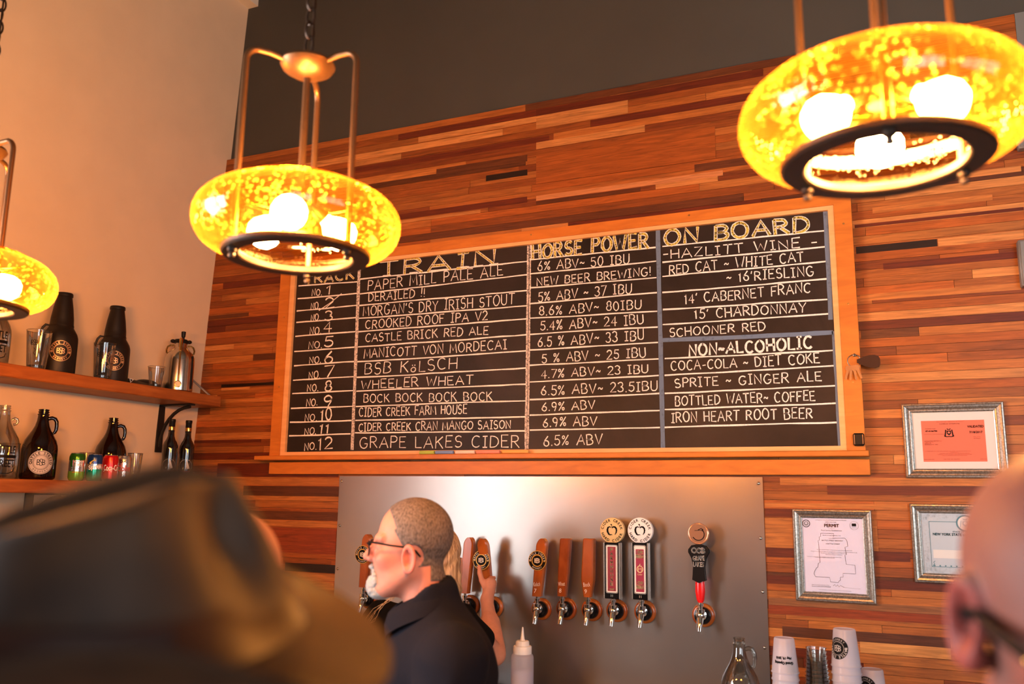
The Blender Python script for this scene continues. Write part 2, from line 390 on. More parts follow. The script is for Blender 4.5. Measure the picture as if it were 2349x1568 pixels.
# reclaimed strip panelling: thin boards of mixed lengths and tones, one wall
TONES = {'k': (0.020, 0.009, 0.006), 'r': (0.135, 0.026, 0.010), 'd': (0.120, 0.040, 0.016), 'o': (0.50, 0.205, 0.062),
         'O': (0.42, 0.125, 0.026), 'l': (0.60, 0.285, 0.110), 'p': (0.66, 0.31, 0.155), 'b': (0.26, 0.115, 0.055), 'R': (0.30, 0.058, 0.014), 't': (0.66, 0.36, 0.15),
         'm': (0.37, 0.130, 0.034), 'n': (0.30, 0.092, 0.022), 'q': (0.44, 0.165, 0.046), 'u': (0.22, 0.060, 0.016)}
PLANKS = [(-1.751, -1.53, 3.224, 3.254, 'k'), (-2.263, -1.42, 3.52, 3.554, 'r'), (-2.557, -1.419, 3.379, 3.41, 'r'), (-2.03, -1.531, 3.294, 3.329, 'd'), (-2.241, -1.53, 3.086, 3.117, 'r'), (-2.24, -1.776, 3.066, 3.082, 'l'), (-2.546, -2.24, 3.415, 3.446, 'l'), (-2.142, -1.42, 3.488, 3.519, 'l'), (-2.534, -2.03, 3.304, 3.334, 'o'), (-1.484, -0.606, 3.088, 3.113, 'p'), (-1.484, -0.975, 3.067, 3.086, 'd'), (-0.73, -0.46, 3.122, 3.157, 'd'), (-1.486, -0.95, 3.347, 3.383, 'l'), (-1.488, -0.421, 3.517, 3.553, 'r'), (-1.487, -1.028, 3.452, 3.518, 'l'), (-1.485, -0.635, 3.172, 3.321, 'O'), (-0.021, 0.404, 2.842, 2.867, 'o'), (-0.091, 0.203, 2.681, 2.711, 'k'), (0.205, 0.495, 2.679, 2.712, 'l'), (0.005, 0.475, 2.606, 2.633, 'r'), (-0.087, 0.47, 2.485, 2.513, 'o'), (0.266, 0.507, 2.943, 2.967, 'l'), (-0.091, 0.503, 2.789, 2.803, 'r'), (-0.423, 0.346, 1.764, 1.794, 'o'), (-0.247, 0.343, 1.728, 1.763, 'r'), (-0.486, 0.035, 1.676, 1.695, 'o'), (-0.485, -0.379, 1.639, 1.671, 'r'), (-0.487, 0.16, 1.382, 1.415, 'r'), (-0.485, 0.15, 1.302, 1.33, 'b'), (-0.486, 0.148, 1.268, 1.302, 'R'), (-0.437, 0.145, 1.187, 1.225, 'd'), (-0.16, 0.144, 1.149, 1.189, 't'), (-0.485, 0.032, 1.484, 1.52, 'r'), (-0.488, -0.075, 1.52, 1.636, 'o'), (-3.207, -2.526, 1.746, 1.784, 'o'), (-3.311, -2.532, 1.788, 1.86, 'r'), (-3.126, -2.526, 1.693, 1.744, 'd'), (-3.097, -2.527, 1.575, 1.618, 'd'), (-3.037, -2.525, 1.542, 1.573, 'o'), (-2.956, -2.529, 1.414, 1.537, 'R'), (-2.828, -2.525, 1.325, 1.366, 'k'), (-2.796, -2.528, 1.245, 1.284, 'l'), (-3.463, -3.258, 2.477, 2.503, 'l'), (-3.326, -2.963, 2.268, 2.285, 'k'), (-3.324, -3.129, 2.25, 2.265, 'l'), (-3.452, -3.171, 2.653, 2.675, 'd'), (-3.484, -2.958, 1.994, 2.022, 'o'), (-3.489, -3.03, 1.968, 1.985, 'r'), (-3.447, -2.949, 2.182, 2.204, 'o'), (-3.12, -2.968, 2.405, 2.44, 'd')]
def panelling():
    r = random.Random(21); V = MB(); tone = []; grain = []
    def board(x0, x1, z0, z1, col, y):
        k = r.uniform(0.86, 1.14); c = [min(0.9, q*k*h) for q, h in zip(TONES[col], (0.88, 0.72, 0.48))]; g = (r.uniform(0, 50), r.uniform(0, 50), r.uniform(0, 50))
        e = 0.0006
        V.box((x0+e, y, z0+e), (x1-e, 0.03, z1-e)); tone.extend([c]*8); grain.extend([g]*8)
    pitch = 0.0349; z = 3.590
    while z > 0.02:
        zb = max(0.0, z-pitch); x = XL+0.0
        x0 = left_x(z)-0.055 if z < 3.6 else XL
        x = max(XL-0.02, left_x(z)-0.05)-r.uniform(0, 0.7); start = max(XL-0.01, left_x(z)-0.07)
        while x < 0.535:
            L = r.choice([0.25, 0.45, 0.8, 1.2, 1.6, 2.1])*r.uniform(0.8, 1.2)
            a, b = max(x, start), min(x+L, 0.535)
            if b-a > 0.02:
                board(a, b, zb, z, r.choices('kdromnqulO', [0.0, 2.2, 2.6, 6, 11, 11, 8, 5, 2.2, 7])[0], -r.choice([0.0, 0.0005, 0.001, 0.0015]))
            x += L
        z = zb
    for i, (x0, x1, z0, z1, c) in enumerate(PLANKS):
        board(max(x0, XL), min(x1, 0.534), z0, z1, c, -0.0022-0.00003*i)
    me_o = V.build('wall_back', 'reclaimed_planks', smooth=False)
    me = me_o.data
    a = me.color_attributes.new('tone', 'FLOAT_COLOR', 'POINT'); g = me.attributes.new('grain', 'FLOAT_VECTOR', 'POINT')
    a.data.foreach_set('color', np.array([(*t, 1) for t in tone], np.float32).ravel())
    g.data.foreach_set('vector', np.array(grain, np.float32).ravel())
    me_o['kind'] = 'structure'
panelling()

# ------------------------------------------------------------------ chalkboard menu
def wood_mat(name, col, dark, scale=(2.5, 2.5, 30), rough=0.42, spec=0.4):
    m, nt, b = new_mat(name)
    tc = nt.nodes.new('ShaderNodeTexCoord'); mp = nt.nodes.new('ShaderNodeMapping'); mp.inputs['Scale'].default_value = scale
    n = nt.nodes.new('ShaderNodeTexNoise'); n.inputs['Scale'].default_value = 2.2; n.inputs['Detail'].default_value = 6; n.inputs['Distortion'].default_value = 0.9
    nt.links.new(tc.outputs['Object'], mp.inputs[0]); nt.links.new(mp.outputs[0], n.inputs['Vector'])
    cr = nt.nodes.new('ShaderNodeValToRGB'); cr.color_ramp.elements[0].position = 0.32; cr.color_ramp.elements[1].position = 0.66
    cr.color_ramp.elements[0].color = (*dark, 1); cr.color_ramp.elements[1].color = (*col, 1)
    nt.links.new(n.outputs['Fac'], cr.inputs[0]); nt.links.new(cr.outputs[0], b.inputs['Base Color'])
    b.inputs['Roughness'].default_value = rough; b.inputs['Specular IOR Level'].default_value = spec
    return m
wood_mat('fir_frame', (0.62, 0.195, 0.022), (0.50, 0.145, 0.015), (3, 3, 14))
wood_mat('pale_stop', (0.84, 0.46, 0.185), (0.76, 0.38, 0.14), (3, 3, 14))
mat('brass_screw', (0.45, 0.25, 0.08), 0.35, metal=0.9)
def slate_mat():
    m, nt, b = new_mat('slate')
    tc = nt.nodes.new('ShaderNodeTexCoord'); n = nt.nodes.new('ShaderNodeTexNoise'); n.inputs['Scale'].default_value = 2.1; n.inputs['Detail'].default_value = 9; n.inputs['Roughness'].default_value = 0.65; n.inputs['Distortion'].default_value = 0.6
    nt.links.new(tc.outputs['Object'], n.inputs['Vector'])
    cr = nt.nodes.new('ShaderNodeValToRGB'); cr.color_ramp.elements[0].position = 0.30; cr.color_ramp.elements[1].position = 0.78
    cr.color_ramp.elements[0].color = (0.013, 0.010, 0.009, 1); cr.color_ramp.elements[1].color = (0.045, 0.031, 0.025, 1)
    nt.links.new(n.outputs['Fac'], cr.inputs[0]); nt.links.new(cr.outputs[0], b.inputs['Base Color'])
    b.inputs['Roughness'].default_value = 0.42; b.inputs['Specular IOR Level'].default_value = 0.16
slate_mat()
chalk_mat('white_chalk', (0.93, 0.86, 0.78), 190, 0.22, 0.42, 0.45)
chalk_mat('faint_chalk', (0.75, 0.66, 0.58), 150, 0.30, 0.60, 0.20)
chalk_mat('yellow_chalk', (0.70, 0.56, 0.10), 160, 0.34, 0.60, 0.12)
chalk_mat('blue_chalk', (0.15, 0.21, 0.30), 60, 0.15, 0.45, 0.45)

# hand lettering: single strokes in a unit box
def _arc(cx, cy, rx, ry, a0, a1, n=9):
    return [(cx+rx*math.cos(math.radians(a0+(a1-a0)*i/(n-1))), cy+ry*math.sin(math.radians(a0+(a1-a0)*i/(n-1)))) for i in range(n)]
G = {
 'A': (.80, [[(0,0),(.42,1),(.80,0)],[(.14,.36),(.68,.36)]]), 'B': (.66, [[(.04,0),(.04,1)],[(.04,1)]+_arc(.30,.76,.30,.24,90,-90)+[(.04,.52)],[(.04,.52)]+_arc(.34,.26,.32,.26,90,-90)+[(.04,0)]]),
 'C': (.72, [_arc(.40,.5,.38,.5,50,310,13)]), 'D': (.72, [[(.04,0),(.04,1)],[(.04,1)]+_arc(.22,.5,.48,.5,90,-90,11)+[(.04,0)]]),
 'E': (.60, [[(.58,1),(.04,1),(.04,0),(.60,0)],[(.04,.52),(.48,.52)]]), 'F': (.58, [[(.58,1),(.04,1),(.04,0)],[(.04,.52),(.46,.52)]]),
 'G': (.78, [_arc(.40,.5,.38,.5,50,320,13)+[(.74,.42),(.48,.42)]]), 'H': (.70, [[(.04,0),(.04,1)],[(.68,0),(.68,1)],[(.04,.5),(.68,.5)]]),
 'I': (.40, [[(.20,0),(.20,1)],[(.02,1),(.38,1)],[(.02,0),(.38,0)]]), 'J': (.5, [[(.44,1),(.44,.2)]+_arc(.24,.2,.2,.2,0,-150)]),
 'K': (.68, [[(.04,0),(.04,1)],[(.62,1),(.05,.46)],[(.22,.60),(.68,0)]]), 'L': (.56, [[(.04,1),(.04,0),(.56,0)]]),
 'M': (.86, [[(.02,0),(.10,1),(.43,.25),(.76,1),(.86,0)]]), 'N': (.72, [[(.04,0),(.04,1),(.68,0),(.68,1)]]),
 'O': (.80, [_arc(.40,.5,.38,.5,90,450,17)]), 'P': (.62, [[(.04,0),(.04,1)],[(.04,1)]+_arc(.30,.74,.30,.26,90,-90)+[(.04,.48)]]),
 'R': (.68, [[(.04,0),(.04,1)],[(.04,1)]+_arc(.30,.75,.30,.25,90,-90)+[(.04,.50)],[(.28,.50),(.68,0)]]),
 'S': (.60, [_arc(.30,.74,.26,.26,40,250,9)+_arc(.30,.25,.28,.26,80,-150,10)]), 'T': (.68, [[(.0,1),(.68,1)],[(.34,1),(.34,0)]]),
 'U': (.70, [[(.04,1),(.04,.32)]+_arc(.35,.32,.31,.32,180,360)+[(.66,1)]]), 'V': (.72, [[(0,1),(.36,0),(.72,1)]]),
 'W': (.98, [[(0,1),(.24,0),(.48,.72),(.72,0),(.98,1)]]), 'X': (.66, [[(0,0),(.66,1)],[(0,1),(.66,0)]]), 'Y': (.68, [[(0,1),(.34,.5),(.68,1)],[(.34,.5),(.30,0)]]),
 'Z': (.66, [[(.04,1),(.64,1),(.0,0),(.66,0)]]),
 '0': (.60, [_arc(.30,.5,.28,.5,90,450,15)]), '1': (.30, [[(.02,.78),(.16,1),(.16,0)]]), '2': (.60, [_arc(.28,.72,.26,.28,160,-30,9)+[(.0,.0),(.60,.02)]]),
 '3': (.56, [_arc(.26,.75,.25,.25,150,-80,9)+_arc(.26,.26,.29,.26,80,-155,9)]), '4': (.62, [[(.44,0),(.44,1),(.0,.34),(.62,.34)]]),
 '5': (.56, [[(.54,1),(.10,1),(.06,.56)]+_arc(.26,.32,.29,.32,110,-150,10)]), '6': (.58, [[(.46,1),(.16,.62)]+_arc(.29,.28,.26,.28,150,510,14)]),
 '7': (.58, [[(.0,.98),(.58,1),(.20,0)]]), '8': (.56, [_arc(.28,.76,.22,.24,-90,270,13),_arc(.28,.27,.27,.27,90,450,13)]), '9': (.58, [_arc(.28,.70,.25,.28,0,360,14)+[(.50,.4),(.34,0)]]),
 '%': (.70, [_arc(.14,.80,.12,.16,0,360,9),_arc(.54,.18,.12,.16,0,360,9),[(.62,1),(.06,0)]]), '~': (.46, [[(0,.42),(.08,.56),(.18,.56),(.28,.42),(.38,.40),(.46,.54)]]),
 '.': (.14, [[(.05,.0),(.09,.05)]]), "'": (.18, [[(.12,1),(.06,.78)]]), '!': (.18, [[(.12,1),(.09,.3)],[(.07,.0),(.08,.05)]]), '-': (.40, [[(.02,.46),(.38,.48)]]),
 'o': (.50, [_arc(.24,.22,.20,.22,90,450,11),[(.14,.60),(.15,.66)],[(.34,.60),(.35,.66)]]), ' ': (.42, [])}
GAP = 0.22
def hand_text(d, txt, x0, z0, x1, z1, h, wd, mi, style='t', r=random.Random(5), yl=0.0012):
    tot = sum(G[c][0]+GAP for c in txt)-GAP; kx = (x1-x0)/tot; x = 0.0
    for c in txt:
        wdt, strokes = G[c]; jy = r.uniform(-.05, .05); sk = r.uniform(-.05, .05); sy = r.uniform(.93, 1.07)
        for st in strokes:
            P = []
            for px, py in st:
                py2 = py*sy+jy; px2 = px+sk*py
                X = x0+(x+px2)*kx; t = (X-x0)/(x1-x0+1e-9)
                P.append((X, z0+(z1-z0)*t+py2*h))
            if style == 'h':            # double white outline with yellow worked in between
                d.line(P, wd*1.0, 1, yl)
                for off in (-1, 1):
                    Q = []
                    for i, p in enumerate(P):
                        a = np.array(P[min(i+1, len(P)-1)])-np.array(P[max(i-1, 0)]); a = a/(np.linalg.norm(a)+1e-9)
                        Q.append((p[0]-a[1]*off*wd*.55+r.uniform(-.001, .001), p[1]+a[0]*off*wd*.55+r.uniform(-.001, .001)))
                    d.line(Q, wd*0.27, 0, yl+0.0006, 0.4)
            else:
                d.line([(a+r.uniform(-.0006, .0006), b+r.uniform(-.0006, .0006)) for a, b in P], wd, mi, yl, 0.22)
        x += wdt+GAP
TEXT=[
('NO.', -2.742, 2.726, -2.678, 2.726, 0.034, 't'),
('1', -2.653, 2.726, -2.613, 2.726, 0.048, 'n'),
('NO.', -2.743, 2.655, -2.687, 2.653, 0.035, 't'),
('2', -2.651, 2.653, -2.596, 2.653, 0.052, 'n'),
('NO.', -2.739, 2.59, -2.681, 2.592, 0.033, 't'),
('3', -2.649, 2.586, -2.603, 2.586, 0.049, 'n'),
('NO.', -2.741, 2.52, -2.67, 2.52, 0.035, 't'),
('4', -2.654, 2.526, -2.605, 2.526, 0.054, 'n'),
('NO.', -2.744, 2.445, -2.66, 2.444, 0.035, 't'),
('5', -2.644, 2.451, -2.592, 2.451, 0.056, 'n'),
('NO.', -2.733, 2.367, -2.661, 2.37, 0.034, 't'),
('6', -2.639, 2.365, -2.587, 2.366, 0.057, 'n'),
('NO.', -2.731, 2.289, -2.661, 2.29, 0.035, 't'),
('7', -2.634, 2.292, -2.576, 2.293, 0.057, 'n'),
('NO.', -2.737, 2.223, -2.668, 2.224, 0.035, 't'),
('8', -2.626, 2.22, -2.586, 2.222, 0.053, 'n'),
('NO.', -2.737, 2.147, -2.669, 2.149, 0.035, 't'),
('9', -2.632, 2.142, -2.581, 2.144, 0.056, 'n'),
('NO.', -2.741, 2.069, -2.667, 2.072, 0.034, 't'),
('10', -2.644, 2.069, -2.577, 2.071, 0.058, 'n'),
('NO.', -2.739, 2.001, -2.667, 2.005, 0.034, 't'),
('11', -2.646, 2.004, -2.589, 2.005, 0.048, 'n'),
('NO.', -2.734, 1.922, -2.66, 1.926, 0.034, 't'),
('12', -2.649, 1.924, -2.563, 1.927, 0.059, 'n'),
('TRACK', -2.79, 2.793, -2.483, 2.794, 0.048, 'h'),
('TRAIN', -2.328, 2.789, -1.683, 2.791, 0.076, 'h'),
('PAPER MILL PALE ALE', -2.396, 2.725, -1.642, 2.735, 0.05, 't'),
('DERAILED !!', -2.388, 2.667, -2.061, 2.667, 0.041, 't'),
("MORGAN'S DRY IRISH STOUT", -2.417, 2.593, -1.581, 2.589, 0.049, 't'),
('CROOKED ROOF IPA V2', -2.399, 2.526, -1.718, 2.526, 0.044, 't'),
('CASTLE BRICK RED ALE', -2.396, 2.459, -1.713, 2.455, 0.04, 't'),
('MANICOTT VON MORDECAI', -2.4, 2.378, -1.616, 2.378, 0.044, 't'),
('BSB KoLSCH', -2.393, 2.294, -1.874, 2.298, 0.053, 't'),
('WHEELER WHEAT', -2.408, 2.223, -1.787, 2.221, 0.043, 't'),
('BOCK BOCK BOCK BOCK', -2.391, 2.156, -1.686, 2.141, 0.041, 't'),
('CIDER CREEK FARM HOUSE', -2.413, 2.085, -1.816, 2.085, 0.041, 't'),
('CIDER CREEK CRAN MANGO SAISON', -2.412, 2.013, -1.591, 2.01, 0.038, 't'),
('GRAPE LAKES CIDER', -2.402, 1.93, -1.547, 1.925, 0.052, 't'),
('HORSE POWER', -1.491, 2.799, -0.939, 2.795, 0.066, 'h'),
('6% ABV~ 50 IBU', -1.463, 2.74, -1.025, 2.73, 0.043, 't'),
('NEW BEER BREWING!', -1.467, 2.667, -0.927, 2.666, 0.038, 't'),
('5% ABV ~ 37 IBU', -1.459, 2.591, -1.016, 2.595, 0.043, 't'),
('8.6% ABV~ 80IBU', -1.454, 2.526, -0.973, 2.521, 0.042, 't'),
('5.4% ABV~ 24 IBU', -1.447, 2.455, -0.964, 2.453, 0.042, 't'),
('6.5 % ABV~ 33 IBU', -1.46, 2.379, -0.963, 2.382, 0.043, 't'),
('5 % ABV ~ 25 IBU', -1.439, 2.305, -0.956, 2.306, 0.041, 't'),
('4.7% ABV~ 23 IBU', -1.442, 2.234, -0.947, 2.236, 0.037, 't'),
('6.5% ABV~ 23.5IBU', -1.442, 2.157, -0.907, 2.159, 0.041, 't'),
('6.9% ABV', -1.438, 2.084, -1.188, 2.087, 0.037, 't'),
('6.9% ABV', -1.432, 2.014, -1.18, 2.017, 0.039, 't'),
('6.5% ABV', -1.428, 1.928, -1.155, 1.936, 0.042, 't'),
('ON BOARD', -0.865, 2.797, -0.265, 2.788, 0.065, 'h'),
('-HAZLITT WINE -', -0.872, 2.734, -0.236, 2.724, 0.04, 't'),
('RED CAT ~ WHITE CAT', -0.847, 2.664, -0.291, 2.666, 0.041, 't'),
("~ 16'RIESLING", -0.601, 2.606, -0.253, 2.603, 0.039, 't'),
("14' CABERNET FRANC", -0.782, 2.525, -0.27, 2.535, 0.041, 't'),
("15' CHARDONNAY", -0.74, 2.459, -0.291, 2.453, 0.039, 't'),
('SCHOONER RED', -0.85, 2.387, -0.452, 2.391, 0.035, 't'),
('NON~ALCOHOLIC', -0.768, 2.299, -0.274, 2.305, 0.046, 'b'),
('COCA-COLA ~ DIET COKE', -0.846, 2.24, -0.249, 2.243, 0.04, 't'),
('SPRITE ~ GINGER ALE', -0.831, 2.168, -0.245, 2.172, 0.038, 't'),
('BOTTLED WATER~ COFFEE', -0.832, 2.09, -0.273, 2.095, 0.039, 't'),
('IRON HEART ROOT BEER', -0.85, 2.021, -0.287, 2.026, 0.041, 't'),
]

RULES= [(-2.83, 2.787, -2.461, 2.778, 0.008), (-2.831, 2.719, -2.461, 2.715, 0.008), (-2.832, 2.652, -2.459, 2.652, 0.008), (-2.83, 2.59, -2.461, 2.587, 0.008), (-2.831, 2.517, -2.46, 2.516, 0.008), (-2.832, 2.436, -2.462, 2.438, 0.008), (-2.828, 2.36, -2.46, 2.363, 0.008), (-2.829, 2.285, -2.459, 2.288, 0.008), (-2.829, 2.214, -2.457, 2.216, 0.008), (-2.832, 2.137, -2.456, 2.138, 0.008), (-2.833, 2.067, -2.459, 2.067, 0.008), (-2.833, 1.997, -2.461, 2.001, 0.008), (-2.442, 2.788, -1.517, 2.79, 0.008), (-2.441, 2.71, -1.518, 2.726, 0.008), (-2.44, 2.65, -1.518, 2.649, 0.008), (-2.439, 2.585, -1.518, 2.577, 0.008), (-2.439, 2.516, -1.518, 2.514, 0.008), (-2.437, 2.437, -1.518, 2.439, 0.008), (-2.437, 2.361, -1.519, 2.364, 0.008), (-2.436, 2.282, -1.519, 2.285, 0.008), (-2.435, 2.213, -1.519, 2.211, 0.008), (-2.434, 2.137, -1.52, 2.136, 0.008), (-2.433, 2.067, -1.52, 2.061, 0.008), (-2.432, 2.005, -1.52, 1.997, 0.008), (-1.503, 2.795, -0.906, 2.791, 0.008), (-1.502, 2.727, -0.905, 2.728, 0.008), (-1.502, 2.66, -0.905, 2.656, 0.008), (-1.501, 2.586, -0.904, 2.587, 0.008), (-1.5, 2.516, -0.904, 2.504, 0.008), (-1.499, 2.441, -0.903, 2.435, 0.008), (-1.499, 2.368, -0.903, 2.366, 0.008), (-1.498, 2.296, -0.902, 2.294, 0.008), (-1.497, 2.22, -0.902, 2.222, 0.008), (-1.496, 2.14, -0.901, 2.145, 0.008), (-1.496, 2.069, -0.901, 2.073, 0.008), (-1.495, 2.0, -0.901, 2.0, 0.008), (-0.873, 2.791, -0.207, 2.786, 0.008), (-0.874, 2.721, -0.208, 2.719, 0.008), (-0.875, 2.657, -0.208, 2.656, 0.008), (-0.877, 2.585, -0.208, 2.583, 0.008), (-0.876, 2.508, -0.209, 2.501, 0.008), (-0.878, 2.443, -0.205, 2.439, 0.008), (-0.872, 2.294, -0.197, 2.292, 0.008), (-0.874, 2.221, -0.198, 2.231, 0.008), (-0.875, 2.144, -0.195, 2.15, 0.008), (-0.876, 2.076, -0.194, 2.08, 0.008), (-0.878, 2.001, -0.195, 2.006, 0.008)]

GREYDIV= [(-2.452, 2.876, -2.446, 1.926, 0.018), (-1.513, 2.872, -1.517, 1.917, 0.01), (-1.501, 2.875, -1.505, 1.92, 0.008)]

BLUEDIV= [(-0.894, 2.863, -0.887, 1.914, 0.019), (-0.876, 2.374, -0.198, 2.364, 0.018), (-0.197, 2.862, -0.199, 2.42, 0.018), (-0.187, 2.363, -0.186, 1.913, 0.022)]

YS = -0.022                                  # face of the slate
board = thing('chalkboard', 'large black chalkboard beer menu in an orange wooden frame on the plank wall', 'chalkboard', (-1.51, 0.0, 1.87))
mb = MB(); mb.box((-2.87, YS, 1.895), (-0.16, -0.004, 2.90)); mb.build('slate', 'slate', board)
def mitre(mb, x0, x1, z0, z1, wl, wr, wb, wt, ya, yb):
    o = [(x0, z0), (x1, z0), (x1, z1), (x0, z1)]; i = [(x0+wl, z0+wb), (x1-wr, z0+wb), (x1-wr, z1-wt), (x0+wl, z1-wt)]
    for a in range(4):
        b = (a+1) % 4; g = 0.0007
        q = [o[a], o[b], i[b], i[a]]
        mb.prism(q, ya, yb)
mb = MB(); mitre(mb, -2.935, -0.098, 1.890, 2.930, 0.060, 0.066, 0.006, 0.046, -0.045, -0.004)
fr = mb.build('frame', 'fir_frame', board, smooth=False)
mb = MB(); mitre(mb, -2.874, -0.165, 1.896, 2.884, 0.030, 0.022, 0.018, 0.017, -0.038, -0.010)
mb.build('stop_moulding', 'pale_stop', board, smooth=False)
for x, z in [(-2.90, 2.25), (-2.895, 2.62), (-2.36, 2.91), (-1.49, 2.91), (-0.75, 2.912), (-0.13, 2.80), (-0.13, 2.47), (-0.13, 2.16)]:
    mb = MB(); mb.lathe([(0.0045, 0.0445), (0.004, 0.0465), (0.0, 0.047)], (x, 0, z), 10, axis='y'); mb.build('screw_plug', 'brass_screw', fr)
mb = MB(); mb.box((-3.00, -0.085, 1.872), (-0.085, -0.004, 1.894), bev=0.003); mb.build('ledge', 'fir_frame', board)
mb = MB(); mb.box((-2.945, -0.030, 1.803), (-0.086, -0.004, 1.864), bev=0.002); mb.build('apron', 'fir_frame', board)
dec = Decal(plane_map((0, YS, 0), (1, 0, 0), (0, 0, 1), (0, -1, 0)))
hr = random.Random(5)
for t, x0, z0, x1, z1, h, st in TEXT:
    if st == 'h': hand_text(dec, t, x0, z0, x1, z1, h, 0.0108 if h > .06 else 0.0080, 1, 'h', hr)
    else: hand_text(dec, t, x0, z0, x1, z1, h, {'t': 0.0046, 'n': 0.0070, 'b': 0.0085}[st], 0, st, hr)
dec.line([(-2.69, 2.644), (-2.62, 2.68), (-2.555, 2.722)], 0.004, 0, 0.0012, .2)
# bands of serifs on the big TRAIN heading
for x in (-2.285, -2.13, -2.01, -1.965, -1.845, -1.77, -1.69):
    dec.line([(x-.022, 2.793), (x+.022, 2.793)], 0.006, 0, 0.0016, .3)
dec.build('lettering', ['white_chalk', 'yellow_chalk'], board)
rl = Decal(plane_map((0, YS, 0), (1, 0, 0), (0, 0, 1), (0, -1, 0)))
def wob(d, x0, z0, x1, z1, w, mi, lift, amp=0.0025, jit=.25):
    n = max(3, int(max(abs(x1-x0), abs(z1-z0))/0.06)); P = []
    L = math.hypot(x1-x0, z1-z0); nx, nz = -(z1-z0)/L, (x1-x0)/L; o = 0
    for i in range(n+1):
        o = o*.7+hr.uniform(-amp, amp)*.5; t = i/n
        P.append((x0+(x1-x0)*t+nx*o, z0+(z1-z0)*t+nz*o))
    d.line(P, w, mi, lift, jit)
for x0, z0, x1, z1, w_ in RULES: wob(rl, x0, z0, x1, z1, 0.0062, 0, 0.0008)
for x0, z0, x1, z1, w_ in GREYDIV: wob(rl, x0, z0, x1, z1, w_, 1, 0.0006, .002, .1)
rl.build('ruled_lines', ['white_chalk', 'faint_chalk'], board)
bl = Decal(plane_map((0, YS, 0), (1, 0, 0), (0, 0, 1), (0, -1, 0)))
for x0, z0, x1, z1, w_ in BLUEDIV: wob(bl, x0, z0, x1, z1, w_, 0, 0.0010, .002, .1)
bl.build('divider_stripes', 'blue_chalk', board)['label'] = 'blue chalk dividing bands'
# sticks of chalk lying on the ledge
for nm, col, x0, x1, lab in [('green', (0.42, 0.55, 0.10), -2.04, -1.962, 'yellow-green stick of chalk, first from the left on the chalkboard ledge'),
                        ('blue', (0.20, 0.32, 0.60), -1.955, -1.862, 'blue stick of chalk on the chalkboard ledge'),
                        ('white', (0.85, 0.68, 0.58), -1.850, -1.752, 'off-white stick of chalk between the blue and pink sticks on the ledge'),
                        ('pink', (0.85, 0.30, 0.22), -1.742, -1.626, 'pink stick of chalk on the chalkboard ledge'),
                        ('orange', (0.85, 0.45, 0.12), -1.612, -1.485, 'orange stick of chalk, last on the right on the ledge')]:
    m = mat('chalk_'+nm, col, 0.9)
    mb = MB(); mb.lathe([(0.0075, 0), (0.0085, .002), (0.0085, x1-x0-.002), (0.0075, x1-x0)], (x0, -0.060, 1.9030), 14, axis='x')
    tag(mb.build('chalk_stick', m), lab, 'chalk', 'chalk sticks on the ledge')
# keys on a ring with a leather fob, hung from the frame
mat('key_metal', (0.20, 0.14, 0.10), 0.38, metal=0.9); mat('dark_leather', (0.035, 0.011, 0.006), 0.45, spec=.2); mat('black_plastic', (0.006, 0.006, 0.006), 0.40, spec=.2)
k = thing('key_ring', 'bunch of keys with a dark leather fob hanging on the chalkboard frame', 'keys', (-0.115, -0.05, 2.20))
mb = MB(); mb.lathe([(0.004, 0.0455), (0.003, 0.062), (0.006, 0.063), (0.0, 0.066)], (-0.118, 0, 2.262), 10, axis='y'); mb.build('hook', 'key_metal', k)
mb = MB(); mb.torus((-0.120, -0.058, 2.240), 0.024, 0.0016, ax=((1, 0, 0), (0, 0, 1))); mb.build('ring', 'key_metal', k)
for i, a in enumerate((-0.30, -0.10, 0.14, 0.36)):
    mb = MB(); cx, cz = -0.128+a*0.035, 2.222; d = (math.sin(a), -math.cos(a)); y = -0.056-0.004*i
    P = lambda t, s: (cx+d[0]*t-d[1]*s, cz+d[1]*t+d[0]*s)
    out = [P(t, s) for t, s in [(0, -.006), (.004, -.011), (.016, -.012), (.022, -.005), (.054, -.0045), (.058, 0), (.052, .0045), (.048, .0025), (.044, .0048), (.038, .0025), (.034, .0048), (.022, .005), (.016, .012), (.004, .011), (0, .006)]]
    mb.prism(out, y, y+0.0025); mb.build('key', 'key_metal', k, smooth=False)
mb = MB()
pr = [(-0.110, .006), (-0.100, .010), (-0.085, .017), (-0.065, .0225), (-0.045, .0235), (-0.032, .019), (-0.027, .008)]
out = [(x, 2.238+h*1.0+(x+.11)*-.05) for x, h in pr]+[(x, 2.238-h*1.15+(x+.11)*-.05) for x, h in reversed(pr)]
mb.prism(out, -0.066, -0.058); mb.build('leather_fob', 'dark_leather', k)
# black plastic clip on the frame
mb = MB(); mb.box((-0.140, -0.066, 1.912), (-0.100, -0.045, 1.960), bev=0.005)
cl = tag(mb.build('clip', 'black_plastic'), 'small black plastic clip on the lower right of the chalkboard frame', 'clip')
for x in (-0.1365, -0.1065):
    mb = MB(); mb.box((x, -0.070, 1.918), (x+.003, -0.066, 1.954)); mb.build('spring_arm', 'key_metal', cl)

